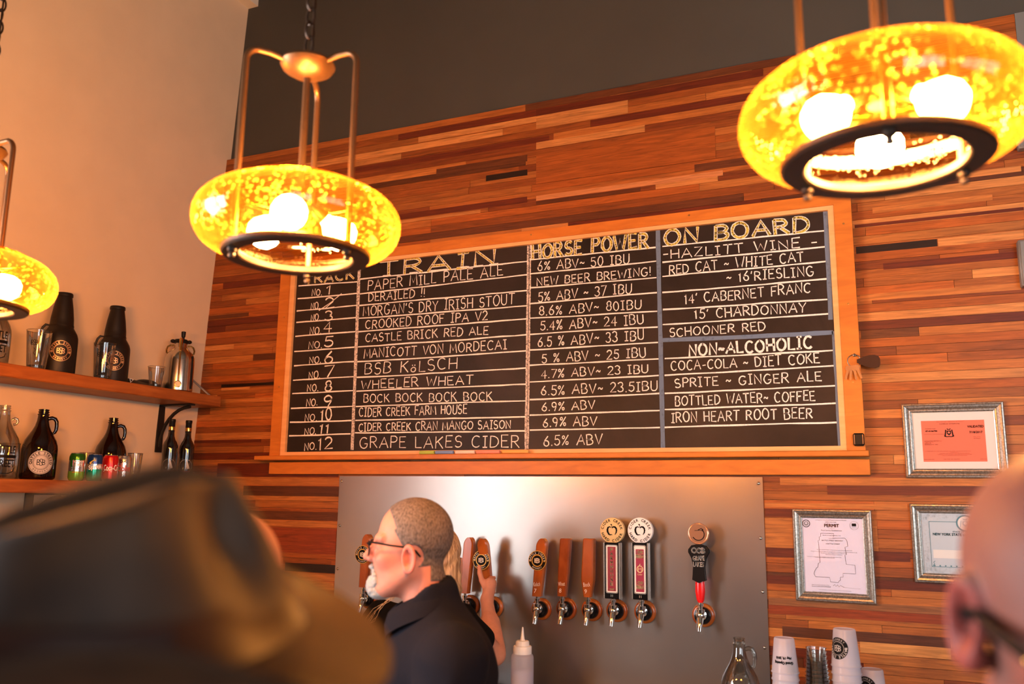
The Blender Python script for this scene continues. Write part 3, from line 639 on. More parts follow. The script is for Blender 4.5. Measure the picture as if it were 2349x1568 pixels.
# ------------------------------------------------------------------ pendant lamps over the bar
mat('aged_bronze', (0.16, 0.075, 0.030), 0.38, metal=0.75)
mat('ring_bronze', (0.030, 0.017, 0.011), 0.45, metal=0.5)
mat('bulb_glass', (1, 0.9, 0.75), 0.3, emit=(1.0, 0.44, 0.115), emit_s=1.0)
mat('chain_iron', (0.05, 0.03, 0.02), 0.4, metal=0.8)
MATS['bulb_glass'].node_tree.nodes['Principled BSDF'].inputs['Emission Strength'].default_value = LAMP_POWER/(PI*0.0175)/1.0
def pendant(x, y, z, rot, label):
    """z is the underside of the bottom ring; rot turns the three arms"""
    t = thing('pendant_lamp', label, 'lamp', (x, y, z), 'amber glass pendant lamps in a row over the bar')
    c = lambda r, a, h: (x+r*math.cos(a), y+r*math.sin(a), z+h)
    # bottom ring: flat annulus with rounded edges
    mb = MB(); R0, R1, h = 0.117, 0.155, 0.016
    prof = [(R0, .003), (R0+.003, 0), (R1-.004, 0), (R1, .004), (R1, h-.004), (R1-.006, h), (R0+.003, h), (R0, h-.003), (R0, .003)]
    mb.lathe(prof, (x, y, z), 64, cap0=False, cap1=False); mb.build('ring', 'ring_bronze', t)
    # blown glass body, open above and below
    pts = [(0.148, 0.010), (0.171, 0.015), (0.195, 0.028), (0.211, 0.048), (0.2175, 0.070), (0.216, 0.091), (0.207, 0.110), (0.192, 0.126), (0.176, 0.136), (0.159, 0.142), (0.147, 0.145), (0.143, 0.148)]
    P = []
    for i in range(len(pts)-1):
        a0 = pts[max(i-1, 0)]; a1 = pts[i]; a2 = pts[i+1]; a3 = pts[min(i+2, len(pts)-1)]
        for k in range(3):
            u = k/3; f = lambda q: 0.5*((2*a1[q])+(-a0[q]+a2[q])*u+(2*a0[q]-5*a1[q]+4*a2[q]-a3[q])*u*u+(-a0[q]+3*a1[q]-3*a2[q]+a3[q])*u**3)
            P.append((f(0), f(1)))
    P.append(pts[-1])
    mb = MB(); mb.lathe(P, (x, y, z), 72, cap0=False, cap1=False); g = mb.build('glass_shade', 'amber_seeded_glass', t, angle=180)
    mb = MB(); mb.torus((x, y, z+.148), 0.143, 0.0035, 64, 8); mb.build('rim', 'amber_seeded_glass', g)
    # hub (a shallow dish), stem, arms
    H = 0.424
    mb = MB(); mb.lathe([(0.0, H-.012), (0.012, H-.012), (0.035, H-.004), (0.054, H+.008), (0.060, H+.018), (0.056, H+.026), (0.030, H+.034), (0.010, H+.038), (0.008, H+.050), (0.0, H+.050)], (x, y, z), 36); mb.build('hub', 'aged_bronze', t)
    mb = MB(); mb.tube([(x, y, z+.11), (x, y, z+H)], 0.0075, 12); mb.build('stem', 'aged_bronze', t)
    for k in range(3):
        a = rot+k*2*PI/3; ra = 0.135; pts = [c(0.045, a, H+.018), c(0.085, a, H+.024), c(0.112, a, H+.023)]
        for q in range(1, 7):
            b = PI/2*(1-q/6); pts.append(c(ra-.030+.030*math.cos(b), a, H-.007+.030*math.sin(b)))
        pts += [c(ra, a, H-.06), c(ra, a, .2), c(ra, a, -.004)]
        mb = MB(); mb.tube(pts, 0.0068, 10); ar = mb.build('arm', 'aged_bronze', t)
        mb = MB(); mb.lathe([(0.0, -.020), (0.006, -.019), (0.0075, -.014), (0.005, -.010), (0.0095, -.006), (0.0095, 0.0)], c(ra, a, 0), 14); mb.build('finial', 'ring_bronze', ar)
        # lamp holder reaching out from the stem, with its bulb
        a2 = a+PI/3
        mb = MB(); mb.tube([(x, y, z+.125), c(.018, a2, .125), c(.034, a2, .117), c(.040, a2, .113), c(.058, a2, .100)], [.006, .006, .010, .0145, .0145], 12); so = mb.build('bulb_socket', 'ring_bronze', t)
        d = V3(math.cos(a2)*.79, math.sin(a2)*.79, -.61); o = V3(*c(.056, a2, .101))
        mb = MB(); mb.tube([tuple(o+d*s) for s, r in BULB], [r for s, r in BULB], 16); mb.build('bulb', 'bulb_glass', so)
    mb = MB(); mb.lathe([(0.020, .100), (0.024, .108), (0.024, .135), (0.014, .145), (0.008, .148)], (x, y, z), 20); mb.build('socket_cluster', 'ring_bronze', t)
    # chain up to the ceiling
    zz = z+H+.050; i = 0
    ch = MB()
    while zz < 4.98:
        ax = ((1, 0, 0), (0, 0, 1)) if i % 2 == 0 else ((.35, .94, 0), (0, 0, 1))
        ch.torus((x, y, zz+.019), 0.0105, 0.0027, 14, 6, ax=ax, ex=2.0); zz += 0.0345; i += 1
    ch.build('chain', 'chain_iron', t)
    mb = MB(); mb.tube([(x+.006, y+.004, z+H+.05), (x+.010, y-.003, z+H+.5), (x-.006, y+.003, z+H+1.2), (x, y, 4.99)], 0.0028, 6); mb.build('cord', 'chain_iron', t)
    return t
BULB = [(0, .012), (.010, .015), (.024, .026), (.041, .0355), (.057, .0365), (.071, .030), (.080, .017), (.084, .004)]
pendant(-1.138, -2.175, 2.194, math.radians(117), 'round amber glass pendant lamp hanging in front of the left end of the chalkboard')
pendant(0.014, -2.215, 2.214, math.radians(33), 'round amber glass pendant lamp, nearest and largest, at the top right')
pendant(-2.213, -2.175, 2.168, math.radians(117), 'round amber glass pendant lamp in front of the cream wall, farthest left')

# ------------------------------------------------------------------ steel back panel
def steel_mat():
    m, nt, b = new_mat('brushed_steel')
    tc = nt.nodes.new('ShaderNodeTexCoord'); n = nt.nodes.new('ShaderNodeTexNoise'); n.inputs['Scale'].default_value = 2.2; n.inputs['Detail'].default_value = 3
    nt.links.new(tc.outputs['Object'], n.inputs['Vector'])
    mr = nt.nodes.new('ShaderNodeMapRange'); mr.inputs['To Min'].default_value = 0.27; mr.inputs['To Max'].default_value = 0.31
    nt.links.new(n.outputs['Fac'], mr.inputs['Value']); nt.links.new(mr.outputs[0], b.inputs['Roughness'])
    cr = nt.nodes.new('ShaderNodeValToRGB'); cr.color_ramp.elements[0].position = .3; cr.color_ramp.elements[1].position = .7
    cr.color_ramp.elements[0].color = (0.38, 0.34, 0.32, 1); cr.color_ramp.elements[1].color = (0.44, 0.40, 0.37, 1)
    nt.links.new(n.outputs['Fac'], cr.inputs[0]); nt.links.new(cr.outputs[0], b.inputs['Base Color'])
    b.inputs['Metallic'].default_value = 0.92
steel_mat(); mat('screw_steel', (0.62, 0.58, 0.52), 0.25, metal=1.0)
t = thing('steel_panel', 'brushed steel sheet screwed to the plank wall behind the beer taps', 'panel', (-1.515, 0.0, 0.86))
mb = MB(); mb.box((-2.523, -0.0065, 0.86), (-0.489, -0.0035, 1.7945)); mb.build('sheet', 'brushed_steel', t, smooth=False)
for x in (-2.509, -0.505):
    for z in (1.770, 1.555, 1.349, 1.140, 0.93):
        mb = MB(); mb.lathe([(0.0068, .0060), (0.0066, .0075), (0.0045, .0098), (0.0, .0108)], (x, 0, z), 14, axis='y'); mb.build('screw', 'screw_steel', t)

# ------------------------------------------------------------------ beer taps
mat('chrome', (0.78, 0.76, 0.72), 0.10, metal=1.0)
mat('collar_black', (0.006, 0.006, 0.007), 0.18, spec=.35)
wood_mat('varnished_maple', (0.46, 0.125, 0.022), (0.30, 0.066, 0.010), (6, 6, 2.2), 0.22, 0.55)
wood_mat('varnished_maple_dark', (0.34, 0.082, 0.016), (0.22, 0.045, 0.008), (6, 6, 2.2), 0.22, 0.55)
mat('gold_print', (0.66, 0.40, 0.08), 0.4, metal=0.2); mat('black_print', (0.006, 0.005, 0.005), 0.5, spec=.12); mat('white_print', (0.86, 0.82, 0.76), 0.5)
mat('gold_disc', (0.74, 0.55, 0.25), 0.45); mat('white_disc', (0.88, 0.88, 0.86), 0.45); mat('maroon', (0.26, 0.012, 0.030), 0.45); mat('magenta_red', (0.33, 0.014, 0.060), 0.45)
mat('silver_edge', (0.80, 0.78, 0.74), 0.22, metal=0.9); mat('cream_print', (0.80, 0.66, 0.36), 0.5); mat('pen_white', (0.85, 0.72, 0.60), 0.5)
mat('red_plastic', (0.72, 0.010, 0.010), 0.25); mat('copper_clear', (0.72, 0.38, 0.22), 0.12, metal=0.6)
def badge_dec(d, cx, cy, r, top='BATTLE STREET', bot='BREWERY', ring=1, paper=0, ink=2, core=None, mono=None):
    """round badge: outer ring with lettering, gold band, monogram in the middle; indices pick the materials"""
    core = ring if core is None else core; mono = ink if mono is None else mono
    d.disc(cx, cy, r, paper, lift=.0006, rings=2); d.disc(cx, cy, r*.96, ring, lift=.0010, rings=2)
    d.arc(top, cx, cy, r*.80, r*.21, ink, mid=90, step=14.5, lift=.0016)
    d.arc(bot, cx, cy, r*.80, r*.15, ink, mid=270, step=12, inward=False, lift=.0016)
    d.disc(cx, cy, r*.64, paper, lift=.0013, rings=2); d.disc(cx, cy, r*.54, core, lift=.0016, rings=2)
    for s in (-1, 1): d.disc(cx+s*r*.80, cy-r*.05, r*.08, paper, lift=.0016, seg=10, rings=1)
    d.monogram(cx, cy, r*.46, mono, w=r*.085, lift=.0022)
def tap(x, zf, kind, label, tilt=0.0, badge=False, pen=None, num=None, lean=0.0):
    t = thing('beer_tap', label, 'tap', (x, 0.0, zf), 'beer taps on the steel panel')
    hand = None
    mb = MB(); mb.lathe([(0.030, .0072), (0.0455, .0074), (0.0465, .010), (0.0450, .017), (0.041, .021), (0.034, .022)], (x, 0, zf), 40, axis='y'); mb.build('flange', 'varnished_maple', t)
    mb = MB(); mb.lathe([(0.0335, .020), (0.034, .030), (0.0325, .040), (0.0285, .046), (0.020, .048), (0.0, .048)], (x, 0, zf), 36, axis='y'); mb.build('collar', 'collar_black', t)
    # faucet
    mb = MB()
    mb.lathe([(0.017, .046), (0.017, .050), (0.021, .051), (0.021, .057), (0.0155, .059), (0.0165, .066), (0.0150, .076), (0.009, .082), (0, .083)], (x, 0, zf+.006), 24, axis='y')
    y = -0.066
    mb.tube([(x, y, zf-.006), (x, y, zf+.014), (x, y, zf+.016), (x, y, zf+.028), (x, y, zf+.029)], [.0125, .0150, .0168, .0168, .010], 20)
    mb.tube([(x, y, zf+.028), (x, y, zf+.040), (x, y, zf+.0405), (x, y, zf+.049), (x, y, zf+.0495), (x, y, zf+.066)], [.0085, .0085, .0120, .0120, .0065, .0065], 16)
    mb.build('faucet', 'chrome', t)
    mb = MB(); mb.tube([(x, y+.002, zf+.004), (x-.0005, y-.008, zf-.010), (x-.001, y-.018, zf-.030), (x-.0015, y-.025, zf-.054)], [.0128, .0132, .0112, .0096], 18); mb.build('spout', 'chrome', t)
    # handle: built upright about (x, y0), then leaned towards the viewer by shearing
    y0 = y+.002; zb = zf+.058
    def sh(p): return (p[0]+tilt*(p[2]-zb), p[1]-lean*(p[2]-zb), p[2])
    def put(mb): mb.v = [sh(p) for p in mb.v]; return mb
    if kind in ('paddle', 'flat', 'taper'):
        mb = MB(); Hh = 0.243 if kind == 'paddle' else 0.235; R = []
        for s in [q/12*.86 for q in range(13)]+[.86+.14*math.sin(PI/2*q/8) for q in range(1, 9)]:
            if kind == 'paddle': hw, hd = 0.0205+0.0035*min(1, s*1.6), 0.0150+0.003*s
            elif kind == 'flat': hw, hd = 0.0195+0.0035*min(1, s*2.2), 0.0150+.004*s
            else: hw, hd = (0.0165+0.0100*min(1, s/.30)) if s < .3 else 0.0265-.0035*(s-.3)/.7, 0.0145+.006*min(1, s/.3)
            z = zb+s*Hh
            if kind == 'paddle' and s > .86:
                q = (s-.86)/.14; hw *= math.sqrt(max(0.0, 1-q*q))*.97+.03
            c = min(.0055, hw*.45, hd*.45)
            R.append([(x-hw, y0-hd+c, z), (x-hw+c, y0-hd, z), (x+hw-c, y0-hd, z), (x+hw, y0-hd+c, z), (x+hw, y0+hd-c, z), (x+hw-c, y0+hd, z), (x-hw+c, y0+hd, z), (x-hw, y0+hd-c, z)])
        if kind != 'paddle':
            cx = [tuple(np.array(p)*.0+np.array([x+(p[0]-x)*.86, y0+(p[1]-y0)*.86, p[2]+.004])) for p in R[-1]]; R.append(cx)
        mb.loft(R); put(mb); hand = mb.build('handle', 'varnished_maple' if kind != 'flat' else 'varnished_maple_dark', t, angle=30)
        face = plane_map((x, y0-.0165, zb), (1, 0, 0), (tilt, -lean, 1), (0, -1, 0))
        if pen:
            d = Decal(face); d.lift = 0.0005
            d.text(pen, 0, .052, .017, 0, w=.030, lift=.0030, rot=.12); d.text(num, -.004, .024, .017, 0, lift=.0030)
            d.build('pen_marking', 'pen_white', hand)
        if badge:
            zc = .150; yo = y0-.021-lean*zc; xb = x-.008+tilt*zc
            mb = MB(); mb.lathe([(0.0, -.004), (0.0405, -.004), (0.0415, -.0025), (0.0415, .0), (0.0, .0005)], (xb, yo-.0005, zb+zc), 40, axis='y'); mb.build('badge', 'gold_print', t)
            d = Decal(plane_map((xb, yo-.0010, zb+zc), (1, 0, 0), (0, 0, 1), (0, -1, 0)))
            badge_dec(d, 0, 0, 0.0405, ring=1, paper=0, ink=0 if False else 2)
            d.build('badge_print', ['gold_print', 'black_print', 'white_print'], [c for c in t.children if c.name.startswith('badge')][-1])
    elif kind == 'sign':
        gold = badge == 'gold'; hw = .0325; hh = .222
        mb = MB(); mb.box((x-hw, y0-.016, zb-.004), (x+hw, y0+.016, zb+hh), bev=.003); hand = mb.build('handle', 'collar_black', t)
        for sx in (-1, 1):
            mb = MB(); mb.box((x+sx*(hw+.0004)-.0022, y0-.0185, zb-.003), (x+sx*(hw+.0004)+.0022, y0+.014, zb+hh-.001)); mb.build('edge_strip', 'silver_edge', hand)
        d = Decal(plane_map((x, y0-.0165, zb), (1, 0, 0), (0, 0, 1), (0, -1, 0)))
        def rr(x0, y0_, x1, y1, r, mi, lift):
            P = []
            for cx, cy, a0 in ((x1-r, y1-r, 0), (x0+r, y1-r, 90), (x0+r, y0_+r, 180), (x1-r, y0_+r, 270)):
                P += [(cx+r*math.cos(math.radians(a0+q*22.5)), cy+r*math.sin(math.radians(a0+q*22.5))) for q in range(5)]
            d.poly(P, mi, lift)
        rr(-.0260, .018, .0260, .213, .007, 0, .0006); rr(-.0225, .022, .0225, .209, .005, 3, .0010)
        if gold:
            rr(-.0175, .027, .0175, .205, .001, 1, .0014)
            for i, ch in enumerate('FARMHOUSE'): d.text(ch, 0, .193-.0172*i, .0125, 2, w=.0115, lift=.0020, bold=.0006)
            d.text('CIDER', 0, .0345, .006, 2, w=.022, lift=.0020, bold=.0003)
        else:
            rr(-.0170, .027, .0170, .196, .001, 1, .0014)
            for yc in (.178, .056):
                d.text('CRAN', 0, yc+.007, .013, 2, w=.024, lift=.0020, bold=.0005); d.text('MANGO', 0, yc-.010, .016, 2, w=.031, lift=.0020, bold=.0007)
            d.line([(0+.012*math.cos(a), .117+.013*math.sin(a)) for a in np.linspace(.9, 2*PI+.6, 18)], .0035, 2, .0020)
            d.line([(-.006, .112), (-.005, .123), (0, .116), (.005, .123), (.006, .112)], .003, 2, .0020); d.line([(-.002, .131), (.001, .137)], .003, 2, .002)
            d.text('Cider', 0, .096, .006, 2, w=.02, lift=.002)
        d.text(num, 0, .0085, .009, 3, lift=.0012, bold=.0004)
        d.build('label_plate', ['silver_edge', 'maroon' if gold else 'magenta_red', 'cream_print', 'white_print'], hand)
        zc = zb+hh+.049; r = .0525
        mb = MB(); mb.lathe([(0, -.013), (r-.002, -.013), (r, -.011), (r, .009), (r-.002, .0105), (0, .0105)], (x, y0, zc), 48, axis='y'); dk = mb.build('disc', 'gold_disc' if gold else 'white_disc', t)
        d = Decal(plane_map((x, y0-.0108, zc), (1, 0, 0), (0, 0, 1), (0, -1, 0)))
        d.arc('CIDER CREEK', 0, 0, .0420, .0105, 0, mid=90, step=15.5, bold=.0003); d.arc('HARD CIDER', 0, 0, .0420, .0105, 0, mid=270, step=15.5, inward=False, bold=.0003)
        # apple outline in two brush strokes with a leaf
        def brush(P, W):
            for i in range(len(P)-1): d.line([P[i], P[i+1]], W[i], 0, .0008)
        L_ = [(-.003, .0125), (-.010, .0150), (-.0165, .012), (-.0195, .003), (-.0185, -.006), (-.013, -.0155), (-.008, -.018), (-.003, -.0165), (.001, -.0178)]
        R_ = [(.001, .0105), (.006, .0150), (.013, .0145), (.0185, .009), (.0200, .0005), (.0180, -.009), (.0135, -.0155)]
        brush(L_, [.003, .005, .007, .0078, .007, .005, .0035, .0025]); brush(R_, [.004, .006, .007, .0065, .0055, .0035])
        d.poly([(-.007, .024), (-.003, .0275), (.002, .0225), (-.003, .0205)], 0); d.line([(-.001, .020), (.0008, .014)], .0025, 0)
        d.build('disc_print', 'black_print', dk)
    else:   # shield over a red tapered grip, clear copper disc on top
        mb = MB(); R = []
        for s, hw, hd in [(0, .010, .009), (.12, .0155, .011), (.45, .0200, .013), (.8, .0190, .012), (1, .016, .011)]:
            z = zb-.004+s*.092
            R.append([(x+hw*math.cos(q), y0+hd*math.sin(q), z) for q in np.linspace(0, 2*PI, 16, endpoint=False)])
        mb.loft(R); hand = mb.build('handle', 'red_plastic', t)
        zs = zb+.072; O = []
        for z, hw in [(.000, .0), (.012, .0265), (.030, .0245), (.062, .0225), (.095, .0280), (.118, .0405), (.128, .0400), (.143, .0285), (.150, .0)]: O.append((z, hw))
        poly = [(x+hw, zs+z) for z, hw in O]+[(x-hw, zs+z) for z, hw in reversed(O[1:-1])]
        mb = MB(); mb.prism(poly, y0-.020, y0-.006); mb.prism([(x+(px-x)*1.06, zs+.075+(pz-zs-.075)*1.02) for px, pz in poly], y0-.006, y0-.001)
        shd = mb.build('shield', ['black_print'], hand, smooth=False)
        d = Decal(plane_map((x, y0-.0202, zs), (1, 0, 0), (0, 0, 1), (0, -1, 0)))
        d.text('OSB', 0, .126, .021, 0, w=.054, bold=.0011); d.text('GRAPE', .001, .096, .018, 0, w=.046, bold=.0006, rot=.06); d.text('LAKES', .0, .072, .018, 0, w=.042, bold=.0006)
        d.build('shield_print', 'white_print', shd)
        zc = zs+.150+.041
        mb = MB(); mb.torus((x, y0-.006, zc), .0385, .0048, 40, 10, ax=((1, 0, 0), (0, 0, 1))); dk = mb.build('medallion_ring', 'copper_clear', t)
        mb = MB(); mb.lathe([(0, -.003), (.037, -.003), (.037, .004), (0, .004)], (x, y0-.006, zc), 36, axis='y'); mb.build('medallion', 'copper_clear', dk)
        d = Decal(plane_map((x, y0-.0103, zc), (1, 0, 0), (0, 0, 1), (0, -1, 0)))
        d.line([(.024*math.cos(a), -.002+.024*math.sin(a)) for a in np.linspace(-2.6, .9, 16)], .0035, 0); d.line([(-.014, .012), (.012, .014), (.022, .008)], .002, 0); d.line([(0, .015), (.013, .021), (.020, .016)], .003, 0)
        d.build('medallion_mark', 'black_print', dk)
    return t
tap(-2.318, 1.220, 'paddle', 'wooden tap handle with round badge and chrome faucet, farthest left on the steel panel', 0.06, badge=True)
tap(-1.783, 1.222, 'paddle', 'plain wooden tap handle partly behind the long blond hair', 0.08)
tap(-1.667, 1.222, 'paddle', 'wooden tap handle with round badge gripped by a hand', -0.02, badge=True, pen='Cream', num='6', lean=0.25)
tap(-1.437, 1.228, 'paddle', 'round-topped wooden tap handle with black and gold badge, marked with a 7', 0.105, badge=True, pen='Kolsch', num='7')
tap(-1.322, 1.235, 'flat', 'square wooden tap handle without badge, marked with an 8', 0.07, pen='Wheat', num='8')
tap(-1.208, 1.238, 'taper', 'square wooden tap handle narrowing at its foot, marked with a 9', 0.03, pen='Bock', num='9')
tap(-1.098, 1.242, 'sign', 'tap handle with a gold apple disc over a maroon panel reading FARMHOUSE', 0.0, badge='gold', num='10')
tap(-0.978, 1.245, 'sign', 'tap handle with a white apple disc over a cran mango panel', 0.0, badge='white', num='11')
tap(-0.738, 1.247, 'shield', 'tap handle with black shield, red grip and clear disc, alone at the right', 0.0)

# ------------------------------------------------------------------ framed certificates
def frame_mat():
    m, nt, b = new_mat('antique_silver')
    tc = nt.nodes.new('ShaderNodeTexCoord'); n = nt.nodes.new('ShaderNodeTexNoise'); n.inputs['Scale'].default_value = 160; n.inputs['Detail'].default_value = 3
    nt.links.new(tc.outputs['Object'], n.inputs['Vector'])
    cr = nt.nodes.new('ShaderNodeValToRGB'); cr.color_ramp.elements[0].color = (0.22, 0.19, 0.155, 1); cr.color_ramp.elements[1].color = (0.38, 0.355, 0.32, 1); cr.color_ramp.elements[0].position = .35; cr.color_ramp.elements[1].position = .62
    nt.links.new(n.outputs['Fac'], cr.inputs[0]); nt.links.new(cr.outputs[0], b.inputs['Base Color']); b.inputs['Metallic'].default_value = 0.8; b.inputs['Roughness'].default_value = 0.33
frame_mat()
mat('mount_cream', (0.80, 0.76, 0.70), 0.8); mat('salmon_paper', (0.86, 0.20, 0.11), 0.7); mat('lilac_paper', (0.78, 0.76, 0.92), 0.6)
mat('blue_paper', (0.55, 0.66, 0.74), 0.7); mat('teal_ink', (0.10, 0.26, 0.33), 0.7); mat('grey_ink', (0.30, 0.30, 0.34), 0.7); mat('pale_ink', (0.42, 0.52, 0.58), 0.8); mat('seal_white', (0.80, 0.82, 0.80), 0.7)
thin_glass('picture_glass', (0.98, 0.98, 0.98), 0.12)
def picture(x0, x1, z0, z1, label, fw=0.034):
    t = thing('certificate_frame', label, 'framed certificate', ((x0+x1)/2, 0, z0), 'framed certificates on the plank wall')
    mb = MB()
    prof = [(0, -.003), (0, -.016), (.003, -.021), (.007, -.0215), (.0095, -.018), (.016, -.0165), (.023, -.0115), (.0255, -.014), (.029, -.0135), (.031, -.009), (fw, -.0075), (fw, -.003)]
    R = []
    for d, y in prof: R.append([(x0+d, y, z0+d), (x1-d, y, z0+d), (x1-d, y, z1-d), (x0+d, y, z1-d)])
    n = 4; V = [p for r in R for p in r]; F = []
    for i in range(len(R)-1):
        for j in range(4): F.append((i*4+j, i*4+(j+1) % 4, (i+1)*4+(j+1) % 4, (i+1)*4+j))
    mb.add(V, F); mb.build('frame', 'antique_silver', t, smooth=False)
    mb = MB(); mb.box((x0+fw-.004, -.0070, z0+fw-.004), (x1-fw+.004, -.0068, z1-fw+.004)); mb.build('glass', 'picture_glass', t)
    return t, WALLMAP(0, 0, -.0048)
def sheet(t, x0, x1, z0, z1, m, name, y=-.0045):
    mb = MB(); mb.box((x0, y, z0), (x1, -.003, z1)); return mb.build(name, m, t, smooth=False)
def fine(d, x, z, w, h, mi, txt, align='c'): d.text(txt, x, z, h, mi, w=w, lift=.0004, align=align)
# orange certificate with a cream mount
t, mp = picture(.036, .377, 1.793, 2.071, 'landscape frame with an orange certificate in a cream mount, above the other two')
sheet(t, .066, .348, 1.822, 2.042, 'mount_cream', 'mount')
sheet(t, .100, .311, 1.853, 2.006, 'salmon_paper', 'certificate', -.0048)
d = Decal(mp); d.lift = .0002
fine(d, .198, 2.001, .09, .0028, 0, 'New York State Department of Taxation'); fine(d, .196, 1.993, .068, .0055, 0, 'Certificate of Authority')
d.text('VALIDATED', .281, 1.982, .0085, 0, w=.053, bold=.0004, lift=.0004); d.text('7/18/2017', .281, 1.961, .0082, 0, w=.043, bold=.0003, lift=.0004)
fine(d, .283, 1.943, .024, .003, 0, 'Dept. of Tax'); fine(d, .283, 1.938, .022, .003, 0, 'and Finance')
fine(d, .131, 1.976, .036, .003, 0, 'Identification number'); d.text('47-4146790', .133, 1.967, .0055, 0, w=.040, bold=.0004, lift=.0004); d.line([(.108, 1.955), (.180, 1.955)], .0006, 0, .0004)
for i, (s, ww) in enumerate([('BATTLE STREET BREWERY LLC', .058), ('4 BATTLE ST', .030), ('DANSVILLE NY', .022), ('DANSVILLE NY 14437', .045)]): fine(d, .108, 1.930-.0045*i, ww, .003, 0, s, 'l')
for z, w_, xx in [(1.892, .15, .184), (1.888, .028, .205), (1.884, .10, .205), (1.880, .115, .205), (1.876, .085, .205)]: fine(d, xx, z, w_, .0022, 0, 'is authorized to collect sales and use taxes under the tax law of the state')
fine(d, .120, 1.862, .036, .0022, 0, 'Nontransferable'); fine(d, .195, 1.862, .055, .0022, 0, 'THIS  MUST  BE  DISPLAYED'); fine(d, .299, 1.862, .02, .0022, 0, 'DTF-17-A')
# coat of arms: shield, supporters, crest, scroll
d.poly([(.185, 1.968), (.199, 1.968), (.199, 1.957), (.192, 1.950), (.185, 1.957)], 0); d.disc(.192, 1.961, .004, 1, lift=.0009, seg=12, rings=1)
for s in (-1, 1):
    d.line([(.192+s*.0135, 1.946), (.192+s*.012, 1.957), (.192+s*.0105, 1.966)], .0040, 0); d.disc(.192+s*.0105, 1.969, .0026, 0, seg=10, rings=1)
d.line([(.176, 1.949), (.184, 1.945), (.192, 1.946), (.200, 1.945), (.208, 1.949)], .0030, 0); d.poly([(.187, 1.971), (.197, 1.971), (.199, 1.977), (.192, 1.973), (.185, 1.977)], 0)
d.build('certificate_print', ['black_print', 'salmon_paper'], t)
# lilac permit with the county outline
t, mp = picture(-.380, -.092, 1.326, 1.672, 'portrait frame with a pale lilac permit showing a county outline, beside the steel panel')
sheet(t, -.350, -.122, 1.355, 1.643, 'lilac_paper', 'permit')
d = Decal(mp); X = lambda a: -.350+.228*(a-640)/(1085-640); Z = lambda b: 1.643-.288*(b-345)/(888-345)
fine(d, X(855), Z(368), .113, .0040, 0, 'Livingston County Department of Health'); fine(d, X(855), Z(383), .040, .0042, 0, '(585) 243-7280')
d.text('PERMIT', X(860), Z(406), .0115, 0, w=.053, bold=.0006)
fine(d, X(858), Z(428), .025, .0025, 0, 'To operate a'); fine(d, X(858), Z(441), .075, .0045, 0, 'Food Service Establishment')
fine(d, X(835), Z(462), .014, .0022, 0, 'is granted to'); fine(d, X(858), Z(477), .066, .0045, 0, 'Battle Street Brewery, LLC'); fine(d, X(858), Z(497), .022, .002, 0, 'located at')
fine(d, X(860), Z(513), .077, .0045, 0, 'BATTLE STREET BREWERY'); fine(d, X(862), Z(536), .051, .0045, 0, '4 BATTLE STREET')
for b, a, w_ in [(580, 870, .128), (593, 865, .168), (603, 865, .095), (613, 865, .060), (631, 795, .125), (636, 800, .07)]: fine(d, X(a), Z(b), w_, .0032, 0, 'This permit is granted subject to all applicable provisions of the State Sanitary Code')
fine(d, X(760), Z(829), .063, .0034, 0, 'Effective Date: May 26, 2016', 'c'); fine(d, X(765), Z(839), .068, .0034, 0, 'Permit is NON-TRANSFERABLE'); fine(d, X(860), Z(862), .115, .0028, 0, 'This permit expires on May 31 and may be revoked or suspended for cause'); fine(d, X(860), Z(877), .16, .003, 0, 'Post in a conspicuous place on the premises of the establishment named above')
out = [(780,462),(778,487),(768,487),(768,513),(758,515),(762,560),(764,672),(752,676),(748,705),(738,708),(730,722),(722,735),(718,752),(728,772),(828,773),(832,803),(886,806),(892,795),(902,790),(903,768),(922,766),(922,740),(1010,740),(1008,680),(948,676),(942,612),(952,608),(946,556),(966,550),(962,510),(948,493),(862,496),(872,478),(872,462),(780,462)]
d.line([(X(a), Z(b)) for a, b in out], .0012, 0, .0006)
d.line([(X(a), Z(b)) for a, b in [(850,830),(862,820),(868,834),(880,822),(890,836),(900,826),(925,836)]], .0010, 0, .0006); d.line([(X(915), Z(838)), (X(1040), Z(843))], .0004, 0, .0006)
d.disc(X(678), Z(395), .0145, 0, r0=.0120, rings=1, lift=.0006); d.disc(X(678), Z(395), .0095, 2, seg=6, rings=2, lift=.0006); d.disc(X(678), Z(392), .0045, 1, seg=5, rings=1, lift=.0010)
d.disc(X(1018), Z(403), .0160, 2, r0=.0150, rings=1, lift=.0006); d.rect(X(1002), Z(408), X(1032), Z(388), 0, lift=.0006); d.text('PUBLIC HEALTH', X(1018), Z(418), .0030, 2, w=.017)
d.build('permit_print', ['black_print', 'lilac_paper', 'grey_ink'], t)
# blue-green bordered certificate, right part behind the bald head
t, mp = picture(.041, .385, 1.414, 1.698, 'frame with a pale blue certificate in an ornate teal border, partly behind the bald head')
sheet(t, .071, .355, 1.444, 1.668, 'blue_paper', 'certificate')
d = Decal(mp); r2 = random.Random(3)
for i in range(430):       # engraved border of small scrolls
    s = r2.choice('LTBR'); 
    px, pz = (r2.uniform(.078, .105), r2.uniform(1.45, 1.662)) if s == 'L' else (r2.uniform(.32, .348), r2.uniform(1.45, 1.662)) if s == 'R' else (r2.uniform(.08, .345), r2.uniform(1.635, 1.662)) if s == 'T' else (r2.uniform(.08, .345), r2.uniform(1.45, 1.470))
    rr_ = r2.uniform(.0016, .0034); a0 = r2.uniform(0, 6)
    d.line([(px+rr_*math.cos(a0+q), pz+rr_*math.sin(a0+q)) for q in (0, 1.1, 2.2, 3.3, 4.2)], .0007, 2, .0004)
d.rect(.103, 1.472, .325, 1.634, 1, lift=.0008); d.line([(.103, 1.634), (.103, 1.472), (.325, 1.472), (.325, 1.634), (.103, 1.634)], .0022, 0, .0010)
